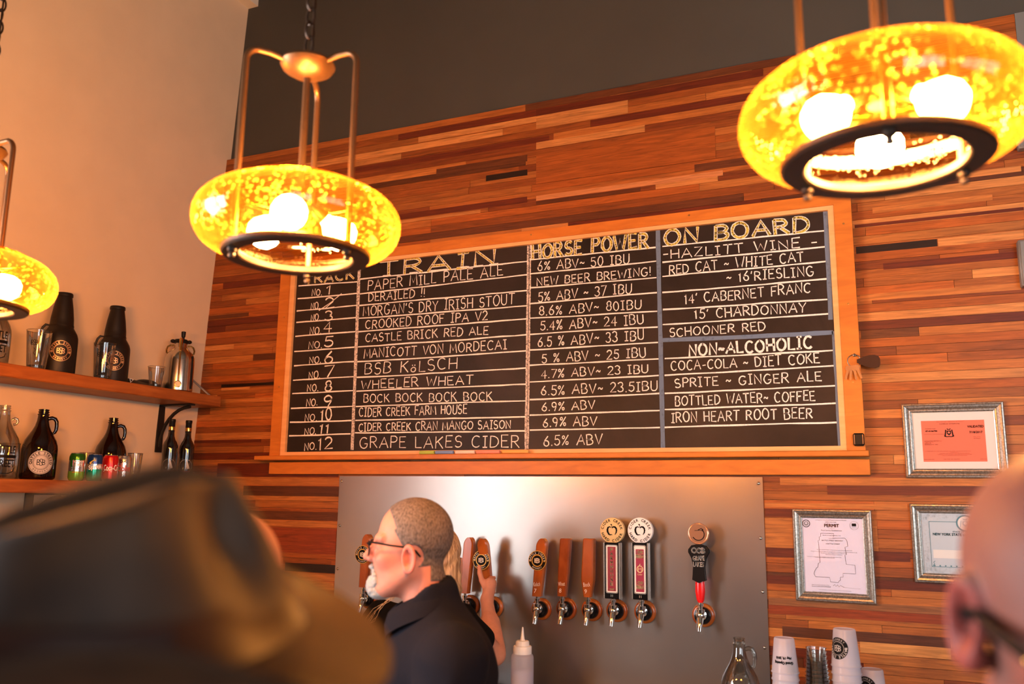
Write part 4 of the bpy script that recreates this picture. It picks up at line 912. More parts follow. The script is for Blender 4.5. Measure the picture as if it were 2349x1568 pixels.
d.rect(.100, 1.607, .190, 1.642, 1, lift=.0009)
for i, s in enumerate(['FILE NUMBER: 15 08010', 'PERMIT 0 15DX00003']): fine(d, .106, 1.630-.0075*i, .052, .0030, 3, s, 'l')
d.disc(.222, 1.630, .030, 0, lift=.0012); d.disc(.222, 1.630, .0245, 4, lift=.0016)
d.poly([(.213, 1.637), (.231, 1.637), (.231, 1.625), (.222, 1.617), (.213, 1.625)], 2, .0020); d.disc(.222, 1.630, .0055, 4, seg=14, rings=1, lift=.0024)
for s in (-1, 1): d.line([(.222+s*.0165, 1.616), (.222+s*.0145, 1.629), (.222+s*.013, 1.638)], .0030, 2, .0020)
d.poly([(.217, 1.641), (.227, 1.641), (.230, 1.648), (.222, 1.644), (.214, 1.648)], 2, .0020)
d.text('STATE OF NEW YORK', .222, 1.599, .0045, 0, w=.085, bold=.0003, lift=.0012)
d.text('NEW YORK STATE LIQUOR AUTHORITY', .216, 1.588, .0105, 0, w=.205, bold=.0007, lift=.0012)
for b, w_, xx in [(1.574, .17, .205), (1.566, .19, .213), (1.562, .09, .16), (1.553, .055, .150), (1.548, .03, .128), (1.488, .15, .205), (1.484, .17, .205), (1.480, .12, .19)]: fine(d, xx, b, w_, .0024, 3, 'Pursuant to the alcoholic beverage control law, license is hereby issued to the following')
d.rect(.110, 1.503, .320, 1.533, 4, lift=.0011)
for i, s in enumerate(['BATTLE STREET BREWERY LLC', '4 BATTLE ST', 'DANSVILLE,  NY  14437']): fine(d, .122, 1.527-.0085*i-(.002 if i else 0), [.072, .028, .062][i], .0030, 3, s, 'l')
for q in range(12): d.disc(.112+.018*q, 1.476, .0028, 0, seg=8, rings=1, lift=.0012)
d.line([(.106, 1.474), (.112, 1.482), (.109, 1.488), (.114, 1.492)], .0022, 0, .0014)
d.build('certificate_print', ['teal_ink', 'blue_paper', 'pale_ink', 'grey_ink', 'seal_white'], t)
# grey metal fittings at the right-hand end of the wall
for nm, z0, z1, x0, lab in [('electrical_box', 2.49, 2.665, .466, 'grey metal box on the right-hand edge of the plank wall, lower one'), ('electrical_box', 3.02, 3.13, .498, 'grey metal box on the right-hand edge of the plank wall, upper one')]:
    t = thing(nm, lab, 'electrical box', (x0+.06, 0, z0))
    mb = MB(); mb.box((x0, -.045, z0), (x0+.13, -.003, z1), bev=.004); mb.build('body', 'grey_metal', t)
    mb = MB(); mb.box((x0+.006, -.050, z0+.006), (x0+.124, -.045, z1-.006), bev=.002); mb.build('cover', 'grey_metal', t)

# ------------------------------------------------------------------ shelves on the left wall
wood_mat('shelf_wood', (0.40, 0.125, 0.026), (0.20, 0.050, 0.010), (4, 1.3, 14), 0.45)
mat('black_iron', (0.012, 0.011, 0.010), 0.5, metal=0.3); mat('galvanised', (0.34, 0.32, 0.30), 0.45, metal=0.7)
SX = -3.36; Z1, Z2 = 2.207, 1.748                 # line of the things, shelf tops
def shelf(z, lab, y1, br):
    t = thing('wall_shelf', lab, 'shelf', (-3.37, -1.2, z-.058))
    mb = MB(); mb.box((-3.474 if z > 2 else -3.494, -2.5, z-.055), (-3.248, y1, z), bev=.004); b = mb.build('board', 'shelf_wood', t, smooth=False)
    for y in br:
        mb = MB(); xw = left_x(z-.2)+.004
        mb.box((xw, y-.020, z-.30), (xw+.008, y+.020, z-.056)); mb.box((xw, y-.020, z-.063), (-3.275, y+.020, z-.0555))
        pts = [(xw+.006+.19*(1-math.cos(a)), y, z-.275+.205*math.sin(a)) for a in np.linspace(0, PI/2, 9)]
        mb.tube(pts, .009, 8); mb.build('bracket', 'black_iron', t)
    return t
t = shelf(Z1, 'upper orange wooden shelf on the cream wall, holding black bottles and a steel keg', -0.080, [-0.255, -1.75])
mb = MB(); mb.tube([(-3.462, -.200, 2.385), (-3.40, -.13, 2.29), (-3.335, -.065, 2.212)], .0055, 8); mb.build('brace_strap', 'galvanised', t)
shelf(Z2, 'lower wooden shelf on the cream wall, holding jugs, soda cans and wine bottles', -0.080, [-0.95, -1.9])

thin_glass('clear_glass', (0.93, 0.94, 0.92), 0.45); thin_glass('jug_glass', (0.86, 0.86, 0.82), 0.50)
mat('amber_glass', (0.006, 0.0018, 0.001), 0.04, spec=0.5, coat=0.25); mat('wine_glass', (0.006, 0.005, 0.005), 0.06, spec=0.7, coat=0.5)
mat('matte_black_steel', (0.010, 0.0075, 0.0065), 0.45, spec=0.3); mat('grey_label', (0.50, 0.46, 0.44), 0.5); mat('copper_foil', (0.70, 0.42, 0.22), 0.30, metal=0.6)
mat('keg_steel', (0.60, 0.55, 0.48), 0.20, metal=1.0); mat('brass', (0.62, 0.36, 0.10), 0.18, metal=1.0); mat('black_rubber', (0.010, 0.009, 0.009), 0.55)
def facing(x, y): return math.atan2(CAMLOC[1]-y, CAMLOC[0]-x)
GROWL = [(0.0, 0.0), (.060, 0.0), (.067, .004), (.070, .012), (.0705, .080), (.070, .128), (.068, .145), (.062, .166), (.050, .188), (.038, .208), (.029, .228), (.0235, .250), (.0215, .268), (.0215, .276)]
def neck_threads(mb, x, y, z0):
    mb.lathe([(.0185, 0), (.0235, .001), (.0240, .005), (.0195, .007), (.0195, .010), (.0225, .012), (.0225, .015), (.0190, .017), (.0190, .0195), (.0215, .021), (.0215, .0245), (.0180, .026)], (x, y, z0), 28, cap0=False, cap1=False)
def growler(x, y, z, glass, label, loop='ear', s=1.0, grp=None):
    t = thing('growler', label, 'jug', (x, y, z), grp)
    mb = MB(); mb.lathe([(r*s, h*s+.001) for r, h in GROWL], (x, y, z), 48, cap1=False); b = mb.build('body', glass, t, angle=70)
    mb = MB(); neck_threads(mb, x, y, z+.276*s); mb.build('threaded_neck', glass, t)
    f = facing(x, y)+PI/2; c, sn = math.cos(f), math.sin(f)
    if loop == 'ear':
        pts = [(.021, .262), (.034, .266), (.046, .262), (.053, .250), (.0545, .232), (.0535, .214), (.0490, .203), (.044, .200)]; rr = [.008, .0085, .0085, .0082, .008, .0075, .007, .006]
    else:
        pts = [(.030, .242), (.040, .250), (.049, .246), (.052, .236), (.047, .226), (.036, .222)]; rr = [.005]*6
    mb = MB(); mb.tube([(x+c*r*s, y+sn*r*s, z+h*s) for r, h in pts], [q*s for q in rr], 10); mb.build('handle', glass, t)
    return t, b
def round_label(d, cy, r, mats=None):
    badge_dec(d, 0, cy, r, ring=0, paper=1, ink=1, core=0, mono=1)
t, b = growler(SX, -1.025, Z2, 'amber_glass', 'dark brown glass growler with a round white brewery label on the lower shelf', grp='glass growlers')
d = Decal(cyl_map((SX, -1.025, Z2), .0705, facing(SX, -1.025)+.14))
d.disc(0, .073, .050, 0, lift=.0007, rings=3); d.disc(0, .073, .0475, 1, r0=.0460, rings=1, lift=.0012); d.disc(0, .073, .0315, 1, r0=.0300, rings=1, lift=.0012); d.disc(0, .073, .0275, 1, r0=.0268, rings=1, lift=.0012)
d.arc('BATTLE STREET', 0, .073, .0390, .0105, 1, mid=90, step=15.5, lift=.0012, bold=.0004); d.arc('BREWERY', 0, .073, .0390, .0070, 1, mid=270, step=14, inward=False, lift=.0012)
for s_ in (-1, 1): d.disc(s_*.0395, .070, .0062, 1, seg=8, rings=1, lift=.0013); d.disc(s_*.0395, .070, .0035, 0, seg=8, rings=1, lift=.0018)
d.monogram(0, .073, .026, 1, w=.0026, lift=.0013); d.build('label', ['grey_label', 'black_print'], b)
growler(-3.40, -0.622, Z2, 'amber_glass', 'dark brown glass growler without a visible label behind the soda cans', grp='glass growlers')
def street_print(b, x, y, z, s=1.0):
    d = Decal(cyl_map((x, y, z), .0705*s, facing(x, y)+.25))
    d.text('BATTLE', 0, .118*s, .030*s, 0, w=.088*s, bold=.0005); d.rect(-.052*s, .084*s, .050*s, .096*s, 0, nx=8)
    d.text('STREET', 0, .062*s, .030*s, 0, w=.088*s, bold=.0005)
    d.line([(.046*s, .045*s), (.040*s, .030*s), (.020*s, .022*s), (-.02*s, .022*s), (-.040*s, .030*s)], .0030, 0)
    d.build('printed_name', 'black_print', b)
t, b = growler(SX, -1.205, Z2, 'jug_glass', 'clear glass growler with black lettering at the left end of the lower shelf', loop='ring', grp='glass growlers'); street_print(b, SX, -1.205, Z2)
t, b = growler(SX, -1.300, Z1, 'jug_glass', 'clear glass growler with black lettering on the upper shelf, below the farthest lamp', loop='ring', grp='glass growlers'); street_print(b, SX, -1.300, Z1)
# insulated bottle-shaped flasks
def flask(x, y, z, label):
    t = thing('bottle_flask', label, 'bottle', (x, y, z), 'black bottle-shaped flasks')
    mb = MB(); mb.lathe([(0, 0), (.062, 0), (.0705, .003), (.0725, .010), (.0725, .150), (.0715, .166), (.067, .182), (.058, .198), (.0505, .210), (.0495, .216)], (x, y, z), 48, cap1=False); b = mb.build('body', 'matte_black_steel', t, angle=60)
    mb = MB(); mb.lathe([(.0470, .214), (.0505, .216), (.0500, .221), (.0485, .224), (.0470, .250), (.0405, .300), (.0325, .345), (.0315, .350), (.0345, .352), (.0345, .363), (.0320, .368), (0, .3685)], (x, y, z), 44, cap0=False); mb.build('neck_cap', 'matte_black_steel', t, angle=50)
    f = facing(x, y)-PI/2*.95; c, sn = math.cos(f), math.sin(f)
    mb = MB(); mb.tube([(x+c*r, y+sn*r, z+h) for r, h in [(.050, .218), (.062, .219), (.073, .205), (.080, .182), (.076, .170), (.070, .168)]], [.0035, .0055, .0055, .0055, .0045, .003], 10); mb.build('carry_loop', 'black_rubber', t)
    d = Decal(cyl_map((x, y, z), .0725, facing(x, y)+.10))
    d.disc(0, .098, .046, 0, r0=.0435, rings=1); d.disc(0, .098, .030, 0, r0=.0275, rings=1)
    d.arc('BATTLE STREET', 0, .098, .0365, .0095, 0, mid=90, step=15.5, bold=.0006); d.arc('BREWERY', 0, .098, .0365, .0075, 0, mid=270, step=14, inward=False, bold=.0004)
    d.disc(-.0365, .094, .006, 0, seg=10, rings=1); d.disc(.0365, .094, .006, 0, seg=10, rings=1); d.monogram(0, .098, .026, 0, w=.0034)
    d.build('emblem', 'copper_foil', b)
flask(SX, -0.985, Z1, 'tall black bottle-shaped flask with round emblem, nearer the farthest lamp'); flask(SX, -0.695, Z1, 'tall black bottle-shaped flask with round emblem, nearer the steel keg')
# drinking glasses
def tumbler(x, y, z, label, h=.148, r0=.030, r1=.044, prints=None, name='pint_glass', cat='glass', grp='drinking glasses on the shelves'):
    t = thing(name, label, cat, (x, y, z), grp)
    mb = MB(); mb.lathe([(0, .001), (r0-.002, .001), (r0, .004)]+[(r0+(r1-r0)*q, .004+(h-.004)*q) for q in (.2, .5, .8, 1)], (x, y, z), 36, cap1=False); b = mb.build('bowl', 'clear_glass', t, angle=60)
    mb = MB(); mb.lathe([(0, .006), (r0-.004, .006), (r0-.003, .016), (0, .020)], (x, y, z), 28); mb.build('thick_base', 'clear_glass', t)
    mb = MB(); mb.torus((x, y, z+h), r1, .0013, 32, 6); mb.build('rim', 'clear_glass', t)
    if prints:
        d = Decal(cyl_map((x, y, z), lambda yy: r0+(r1-r0)*max(0, yy-.004)/(h-.004), facing(x, y)-.35))
        d.monogram(0, h*.66, .022, 0, w=.0022); d.line([(0, h*.52), (.006, h*.46), (-.001, h*.40), (.004, h*.34)], .0020, 0)
        d.build('printed_mark', 'black_print', b)
tumbler(-3.300, -1.132, Z1, 'clear pint glass left of the first black flask on the upper shelf', h=.165, r0=.036, r1=.050, prints=1)
tumbler(-3.290, -0.805, Z1, 'clear pint glass in front of the second black flask on the upper shelf', h=.165, r0=.036, r1=.048, prints=1)
tumbler(-3.292, -0.490, Z1, 'small clear tasting glass left of the steel keg', h=.102, r0=.028, r1=.041, name='tasting_glass')
tumbler(-3.435, -1.115, Z2, 'clear pint glass between two growlers on the lower shelf', h=.150)
tumbler(-3.420, -0.735, Z2, 'clear tasting glass behind the blue and green soda can', h=.130, r0=.024, r1=.031, name='tasting_glass')
tumbler(-3.350, -0.520, Z2, 'clear tasting glass behind the silver soda can', h=.138, r0=.026, r1=.034, name='tasting_glass')
# steel keg growler with brass fittings
x, y, z = -3.355, -0.285, Z1
t = thing('pressure_keg', 'small polished steel keg with brass fittings and black cap on the upper shelf', 'keg', (x, y, z))
mb = MB(); mb.lathe([(0, 0), (.066, 0), (.072, .004), (.073, .012), (.073, .165), (.071, .184), (.062, .204), (.047, .220), (.035, .230), (.031, .240), (.030, .262)], (x, y, z), 48); b = mb.build('body', 'keg_steel', t, angle=50)
mb = MB(); mb.lathe([(.034, .258), (.036, .262), (.036, .272), (.030, .278), (0, .279)], (x, y, z), 28)
f = facing(x, y); q = V3(math.cos(f+PI/2), math.sin(f+PI/2), 0); fr_ = V3(math.cos(f), math.sin(f), 0); o = V3(x, y, z)
cp = mb.build('cap', 'black_plastic', t)
for s_ in (-1, 1):
    mb = MB(); mb.sphere(tuple(o+q*s_*.040+V3(0, 0, .268)), (.013, .013, .010), 14, 8); mb.build('cap_wing', 'black_plastic', cp)
    mb = MB(); mb.tube([tuple(o+q*s_*r+V3(0, 0, h)) for r, h in [(.033, .245), (.050, .246), (.062, .238), (.068, .222), (.066, .206), (.056, .203)]], .0045, 8); mb.build('side_handle', 'brass', t)
mb = MB(); mb.lathe([(.007, .270), (.007, .290), (.010, .292), (.0115, .318), (.0095, .320), (0, .320)], (x+.012, y, z), 18); mb.build('dispense_lever', 'black_plastic', t)
mb = MB(); mb.tube([tuple(o+fr_*.034+V3(0, 0, .275)), tuple(o+fr_*.052+V3(0, 0, .262)), tuple(o+fr_*.053+V3(0, 0, .225)), tuple(o+fr_*.060+V3(0, 0, .210))], [.010, .010, .0075, .006], 12); mb.build('tap_body', 'brass', t)
mb = MB(); mb.tube([tuple(o+fr_*.074+V3(0, 0, .200)), tuple(o+fr_*.0765+V3(0, 0, .185)), tuple(o+fr_*.0765+V3(0, 0, .055))], [.0040, .0048, .0048], 10); mb.build('sight_tube', 'brass', t)
mb = MB(); c0 = o+fr_*.071+V3(0, 0, .038); mb.tube([tuple(c0), tuple(c0+fr_*.012), tuple(c0+fr_*.013)], [.0175, .0175, .014], 24); gg = mb.build('pressure_gauge', 'brass', t)
mb = MB(); mb.tube([tuple(c0+fr_*.0125), tuple(c0+fr_*.0145)], [.0135, .0135], 22); mb.build('dial', 'cream_print', gg)
mb = MB(); mb.tube([tuple(o+q*.062+fr_*.040+V3(0, 0, h)) for h in (.02, .10, .19)], [.006, .006, .004], 8); mb.build('side_strip', 'black_plastic', t)
# black cap lying on the shelf
t = thing('cap', 'low black cap with a small white triangle mark lying beside the second flask', 'cap', (-3.40, -0.45, Z1))
mb = MB(); R = []
for i in range(9):
    a = PI/2*i/8; R.append([(-3.410+.060*math.cos(a)**.7*math.cos(p), -.440+.075*math.cos(a)**.7*math.sin(p), Z1+.001+.050*math.sin(a)) for p in np.linspace(0, 2*PI, 32, endpoint=False)])
mb.loft(R); cr = mb.build('crown', 'matte_black_steel', t)
mb = MB(); R = []
for i in range(8):
    s_ = i/7; yy = -.45-.150*s_; hw = .060*math.sqrt(max(.05, 1-(s_*.93)**4)); th = .010
    zz = Z1+.020+.012*s_
    R.append([(-3.395+hw*u, yy, zz-.020*u*u*(1-.3*s_)+v) for u, v in [(-1, 0), (-.6, th), (0, th+.002), (.6, th), (1, 0), (.6, -th*.6), (0, -th*.5), (-.6, -th*.6)]])
mb.loft(R); br_ = mb.build('brim', 'matte_black_steel', t)
f = facing(-3.35, -.57); d = Decal(plane_map((-3.349, -.585, Z1+.026), (math.cos(f+PI/2), math.sin(f+PI/2), 0), (0, 0, 1), (math.cos(f), math.sin(f), 0)))
d.line([(-.008, .009), (.008, .004), (-.003, -.010), (-.008, .009)], .0028, 0); d.build('triangle_mark', 'white_print', br_)
# soda cans
mat('can_green', (0.030, 0.16, 0.015), 0.22, metal=0.55); mat('can_silver', (0.62, 0.61, 0.58), 0.20, metal=0.9); mat('can_lime', (0.20, 0.42, 0.05), 0.22, metal=0.5); mat('can_blue', (0.012, 0.050, 0.20), 0.22, metal=0.5); mat('can_teal', (0.0, 0.26, 0.16), 0.22, metal=0.5)
mat('can_red', (0.62, 0.010, 0.012), 0.22, metal=0.45); mat('print_red', (0.60, 0.012, 0.015), 0.3); mat('print_yellow', (0.75, 0.50, 0.03), 0.3); mat('print_white', (0.88, 0.86, 0.82), 0.3); mat('print_blue', (0.02, 0.06, 0.28), 0.3)
CANS = []
def can(y, bands, label, x=-3.285):
    y -= .036; z = Z2; t = thing('soda_can', label, 'can', (x, y, z), 'soda cans in a row on the lower shelf')
    prof = [(0, .002), (.024, .002), (.0255, .0), (.0275, .002), (.0315, .010), (.0330, .016), (.0330, .045), (.0330, .075), (.0330, .102), (.0318, .107), (.0280, .1165)]
    mb = MB()
    for k, (h0, h1, m) in enumerate(bands):
        P = [(r, h) for r, h in prof if h0 <= h <= h1 or (k == 0 and h < h1)]
        if P[0][1] > h0 and k: P = [(.0330, h0)]+P
        if P[-1][1] < h1: P = P+[(.0330 if h1 < .104 else P[-1][0], h1)]
        mb.lathe(P, (x, y, z), 36, mi=k, cap0=False, cap1=False)
    b = mb.build('body', [m for _, _, m in bands], t, angle=50)
    mb = MB(); mb.lathe([(.0278, .1160), (.0285, .1185), (.0270, .1200), (.0255, .1185), (.0250, .1150), (0, .1150)], (x, y, z), 36, cap0=False); lid = mb.build('lid', 'can_silver', t, angle=50)
    mb = MB(); mb.torus((x, y, z+.1165), .008, .0015, 14, 5); mb.build('pull_tab', 'can_silver', lid)
    return b, cyl_map((x, y, z), .0330, facing(x, y)), t
b, mp, t = can(-.858, [(0, .040, 'can_lime'), (.040, .088, 'can_silver'), (.088, .117, 'can_green')], 'green and silver soda can, leftmost on the lower shelf')
d = Decal(mp); d.poly([(-.030, .088), (-.020, .088), (-.018, .060), (-.008, .048), (-.020, .050), (-.028, .062)], 2); d.poly([(-.016, .090), (.030, .090), (.030, .066), (.007, .050), (-.016, .066)], 1, .0008)
d.text('CANADA', .008, .082, .0085, 0, w=.040, lift=.0013, bold=.0004); d.text('DRY', .008, .068, .012, 0, w=.026, lift=.0013, bold=.0006); d.text('GINGER ALE', .0, .036, .0055, 1, w=.036); d.build('print', ['print_white', 'print_red', 'can_green'], b)
b, mp, t = can(-.766, [(0, .052, 'can_teal'), (.052, .076, 'can_silver'), (.076, .117, 'can_blue')], 'blue and teal soda can, second from left on the lower shelf')
d = Decal(mp); d.poly([(-.030, .060), (.030, .072), (.030, .052), (-.030, .040)], 2); d.text('Sprite', .002, .060, .024, 0, w=.052, rot=.18, lift=.0012, bold=.0008); d.poly([(-.022, .082), (-.006, .094), (.004, .092), (-.008, .078), (-.020, .074)], 1, .0010); d.build('print', ['print_white', 'print_yellow', 'print_blue'], b)
b, mp, t = can(-.680, [(0, .012, 'can_silver'), (.012, .108, 'can_red'), (.108, .117, 'can_red')], 'red soda can with white script, third from left on the lower shelf')
d = Decal(mp); d.text('Coca-Cola', .010, .062, .026, 0, w=.080, lift=.0010, bold=.0007); d.line([(-.030, .046), (-.012, .050), (.006, .044), (.028, .050)], .0030, 0); d.build('print', 'print_white', b)
b, mp, t = can(-.604, [(0, .030, 'can_silver'), (.030, .080, 'can_silver'), (.080, .117, 'can_silver')], 'silver soda can with red lettering, rightmost on the lower shelf')
d = Decal(mp); d.text('Diet', -.004, .094, .014, 1, w=.026, lift=.0010, bold=.0004, rot=.1); d.text('Coke', 0, .062, .027, 0, w=.060, lift=.0010, bold=.0012); d.line([(-.032, .034), (-.010, .030), (.010, .036), (.030, .046)], .005, 0); d.build('print', ['print_red', 'black_print'], b)
# wine bottles
def wine(x, y, label):
    t = thing('wine_bottle', label, 'bottle', (x, y, Z2), 'wine bottles on the lower shelf')
    mb = MB(); mb.lathe([(0, .004), (.030, .0), (.0365, .003), (.0375, .010), (.0375, .175), (.0365, .190), (.031, .206), (.022, .222), (.0165, .238), (.0150, .255), (.0145, .300), (.0145, .312)], (x, y, Z2), 36, cap1=False); b = mb.build('body', 'wine_glass', t, angle=60)
    mb = MB(); mb.lathe([(.0150, .262), (.0155, .264), (.0155, .310), (.0168, .312), (.0168, .322), (.0155, .325), (0, .325)], (x, y, Z2), 28, cap0=False); mb.build('capsule', 'black_plastic', t)
    mb = MB(); mb.lathe([(.0158, .268), (.0160, .270), (.0160, .284), (.0158, .286)], (x, y, Z2), 28, cap0=False, cap1=False); mb.build('neck_band', 'brass', t)
    d = Decal(cyl_map((x, y, Z2), .0375, facing(x, y)))
    d.disc(0, .088, .034, 1, r0=.0330, rings=1); d.poly([(.004, .070), (.004, .128), (-.014, .074)], 0); d.poly([(.006, .072), (.006, .118), (.020, .076)], 0); d.rect(-.022, .058, .024, .064, 2, nx=6)
    d.text('SCHOONER', 0, .044, .006, 0, w=.036); d.build('label', ['white_print', 'grey_label', 'magenta_red'], b)
wine(-3.370, -0.285, 'dark wine bottle beside the iron bracket on the lower shelf'); wine(-3.345, -0.196, 'dark wine bottle nearest the plank wall on the lower shelf')

# ------------------------------------------------------------------ back counter under the taps
mat('counter_top', (0.10, 0.06, 0.04), 0.4); mat('frosted_plastic', (0.74, 0.74, 0.82), 0.30, sss=0.0); mat('squeeze_white', (0.86, 0.85, 0.86), 0.4)
ZC = 0.905
t = thing('back_counter', 'dark narrow back counter along the plank wall under the taps', 'counter', (-1.2, -0.22, 0))
mb = MB(); mb.box((-2.75, -0.44, ZC-.04), (0.30, -0.012, ZC-.001), bev=.004); mb.build('top', 'counter_top', t)
mb = MB(); mb.box((-2.70, -0.40, 0.0), (0.26, -0.02, ZC-.0405)); mb.build('cabinet', 'counter_top', t)
for px in (-1.9, -1.2, -0.45):
    pass
def translucent(name, col, alpha=.75, rough=.25):
    m, nt, b = new_mat(name); out = nt.nodes['Material Output']; b.inputs['Base Color'].default_value = (*col, 1); b.inputs['Roughness'].default_value = rough
    tl = nt.nodes.new('ShaderNodeBsdfTranslucent'); tl.inputs[0].default_value = (*col, 1); tr = nt.nodes.new('ShaderNodeBsdfTransparent')
    m1 = nt.nodes.new('ShaderNodeMixShader'); m1.inputs[0].default_value = .40; nt.links.new(b.outputs[0], m1.inputs[1]); nt.links.new(tl.outputs[0], m1.inputs[2])
    m2 = nt.nodes.new('ShaderNodeMixShader'); m2.inputs[0].default_value = alpha; nt.links.new(tr.outputs[0], m2.inputs[1]); nt.links.new(m1.outputs[0], m2.inputs[2]); nt.links.new(m2.outputs[0], out.inputs[0])
translucent('frosted_cup', (0.80, 0.80, 0.90), .62); translucent('squeeze_body', (0.80, 0.80, 0.92), .55, .3); translucent('liquid', (0.66, 0.64, 0.80), .8)
# squeeze bottle
x, y, z = -1.403, -0.30, ZC
t = thing('squeeze_bottle', 'clear plastic squeeze bottle with a white pointed cap in front of the steel panel', 'bottle', (x, y, z))
mb = MB(); mb.lathe([(0, .001), (.040, .001), (.0445, .005), (.0455, .014), (.0455, .165), (.044, .176), (.041, .182), (.036, .186)], (x, y, z), 40, cap1=False); mb.build('body', 'squeeze_body', t, angle=50)
mb = MB(); mb.lathe([(0, .004), (.040, .004), (.0435, .012), (.0435, .125), (0, .125)], (x, y, z), 36); mb.build('contents', 'liquid', t, angle=50)
mb = MB(); mb.lathe([(.0365, .184), (.0370, .186), (.0370, .212), (.0350, .215), (.0275, .216), (.0270, .230), (.0240, .234), (.0120, .235), (.0085, .240), (.0065, .252), (.0040, .278), (.0028, .286), (0, .2865)], (x, y, z), 36, cap0=False); mb.build('nozzle_cap', 'squeeze_white', t, angle=40)
# clear growler on the counter
growler(-0.562, -0.25, ZC, 'jug_glass', 'clear empty glass jug with a loop handle on the counter before the steel panel', loop='ear', s=1.0, grp='glass growlers')
# stacks of plastic cups, upside down
def cup_shape(mb, x, y, z, h, rb, rt, up):
    """rb rim radius, rt base radius; upside-down cups stand on their rim"""
    P = [(rb+.0022, .0), (rb+.0026, .003), (rb+.0005, .005), (rb, .006), (rt+(rb-rt)*.04, h-.004), (rt-.002, h), (rt-.004, h-.0025), (0, h-.0025)]
    if up: P = [(r, h-a) for r, a in P][::-1]
    mb.lathe(P, (x, y, z), 36, cap0=False, cap1=False)
def cup_stack(x, y, n, h, rb, rt, step, glass, name, labels, cat, grp, deco=None, up=False, ztop=None):
    z = ZC if ztop is None else ztop-h-step*(n-1)
    out = []
    for i in range(n):
        t = thing(name, labels(i, n), cat, (x, y, z+step*i), grp)
        mb = MB(); cup_shape(mb, x, y, z+step*i, h, rb, rt, up); b = mb.build('cup_wall', glass, t, angle=45)
        if deco and (i == n-1): deco(t, b, x, y, z+step*i, h, rb, rt)
        out.append(t)
    return out
def order(i, n, what):
    k = n-i
    return what+[', topmost', ', second from the top', ', third from the top', ', fourth from the top', ', fifth from the top', ', sixth from the top', ', seventh from the top', ', eighth from the top', ', ninth from the top', ', tenth from the top', ', eleventh from the top', ', twelfth from the top'][k-1]
def opening(t, b, x, y, z, h, rb, rt, flip=True):
    d = Decal(cyl_map((x, y, z), lambda yy: rb+(rt-rb)*yy/h+.0004, facing(x, y)-.1))
    r_ = PI if flip else 0
    d.text('May 19, 2018', 0, h*.47 if flip else h*.30, .0105, 0, w=.052, rot=r_, bold=.0008); d.text('Grand Opening', 0, h*.33 if flip else h*.46, .0115, 0, w=.066, rot=r_, bold=.0010)
    d.build('printed_date', 'black_print', b)
    d = Decal(cyl_map((x, y, z), lambda yy: rb+(rt-rb)*yy/h-.0016, facing(x, y)+.5)); d.disc(0, h*.17, .019, 0, lift=0); d.build('logo_far_side', 'grey_ink', b)
def seal(t, b, x, y, z, h, rb, rt):
    d = Decal(cyl_map((x, y, z), lambda yy: rb+(rt-rb)*yy/h+.0004, facing(x, y)-.62))
    cy = h*.50; d.disc(0, cy, .036, 0, lift=.0004, rings=4); d.disc(0, cy, .0225, 1, r0=.0212, rings=1, lift=.0010)
    d.arc('BATTLE STREET', 0, cy, .0290, .0080, 1, mid=270, step=15.5, lift=.0010, bold=.0004); d.arc('BREWERY', 0, cy, .0290, .0065, 1, mid=90, step=15, lift=.0010); d.disc(.0290, cy, .0042, 1, seg=8, rings=1, lift=.0010)
    d.monogram(0, cy, .020, 1, w=.0024, lift=.0010); d.build('printed_seal', ['black_print', 'grey_label'], b)
CG = 'plastic cups in upside-down stacks on the counter'
cup_stack(-0.400, -0.27, 9, .118, .0460, .0345, .0245, 'frosted_cup', 'plastic_cup', lambda i, n: order(i, n, 'frosted cup in the stack with printed date'), 'cup', CG, opening, ztop=1.221)
cup_stack(-0.196, -0.27, 10, .124, .0480, .0365, .0250, 'frosted_cup', 'plastic_cup', lambda i, n: order(i, n, 'frosted cup in the tallest stack'), 'cup', CG, seal, ztop=1.266)
cup_stack(-0.116, -0.20, 5, .115, .0460, .0360, .0245, 'frosted_cup', 'plastic_cup', lambda i, n: order(i, n, 'frosted cup in the low stack by the bald head'), 'cup', CG, seal, ztop=1.128)
cup_stack(-0.296, -0.30, 12, .080, .0430, .0330, .0090, 'clear_glass', 'clear_cup', lambda i, n: order(i, n, 'clear cup in the glassy stack between two frosted stacks'), 'cup', 'clear plastic cups nested in one stack', None, ztop=1.196, up=True) if False else None
for i in range(11):       # clear cups nested upright, rims showing
    zt = 1.196-.0135*i
    t = thing('clear_cup', order(10-i, 11, 'clear cup between two frosted stacks'), 'cup', (-0.292, -.28, zt-.10), 'clear plastic cups nested in one stack')
    mb = MB(); k = .0335+.0009*i; mb.lathe([(k-.010, -.055), (k-.001, -.0015), (k+.0012, -.0008), (k+.0016, .0006), (k, .0012)], (-0.292, -.28, zt-.045*0), 30, cap0=(i == 10), cap1=False); mb.build('cup_wall', 'clear_glass', t, angle=60)
# more cups at the left end
tumbler(-2.462, -0.30, ZC, 'tall clear glass standing alone near the left end of the counter', h=.292, r0=.030, r1=.034, name='tall_glass', cat='glass', grp=None)
cup_stack(-2.185, -0.36, 2, .098, .0440, .0340, .024, 'frosted_cup', 'plastic_cup', lambda i, n: ['frosted cup with printed date behind the hat brim, lower of two', 'frosted cup with printed date behind the hat brim, upper of two'][i], 'cup', CG, lambda *a: opening(*a, flip=False), up=False, ztop=1.027)

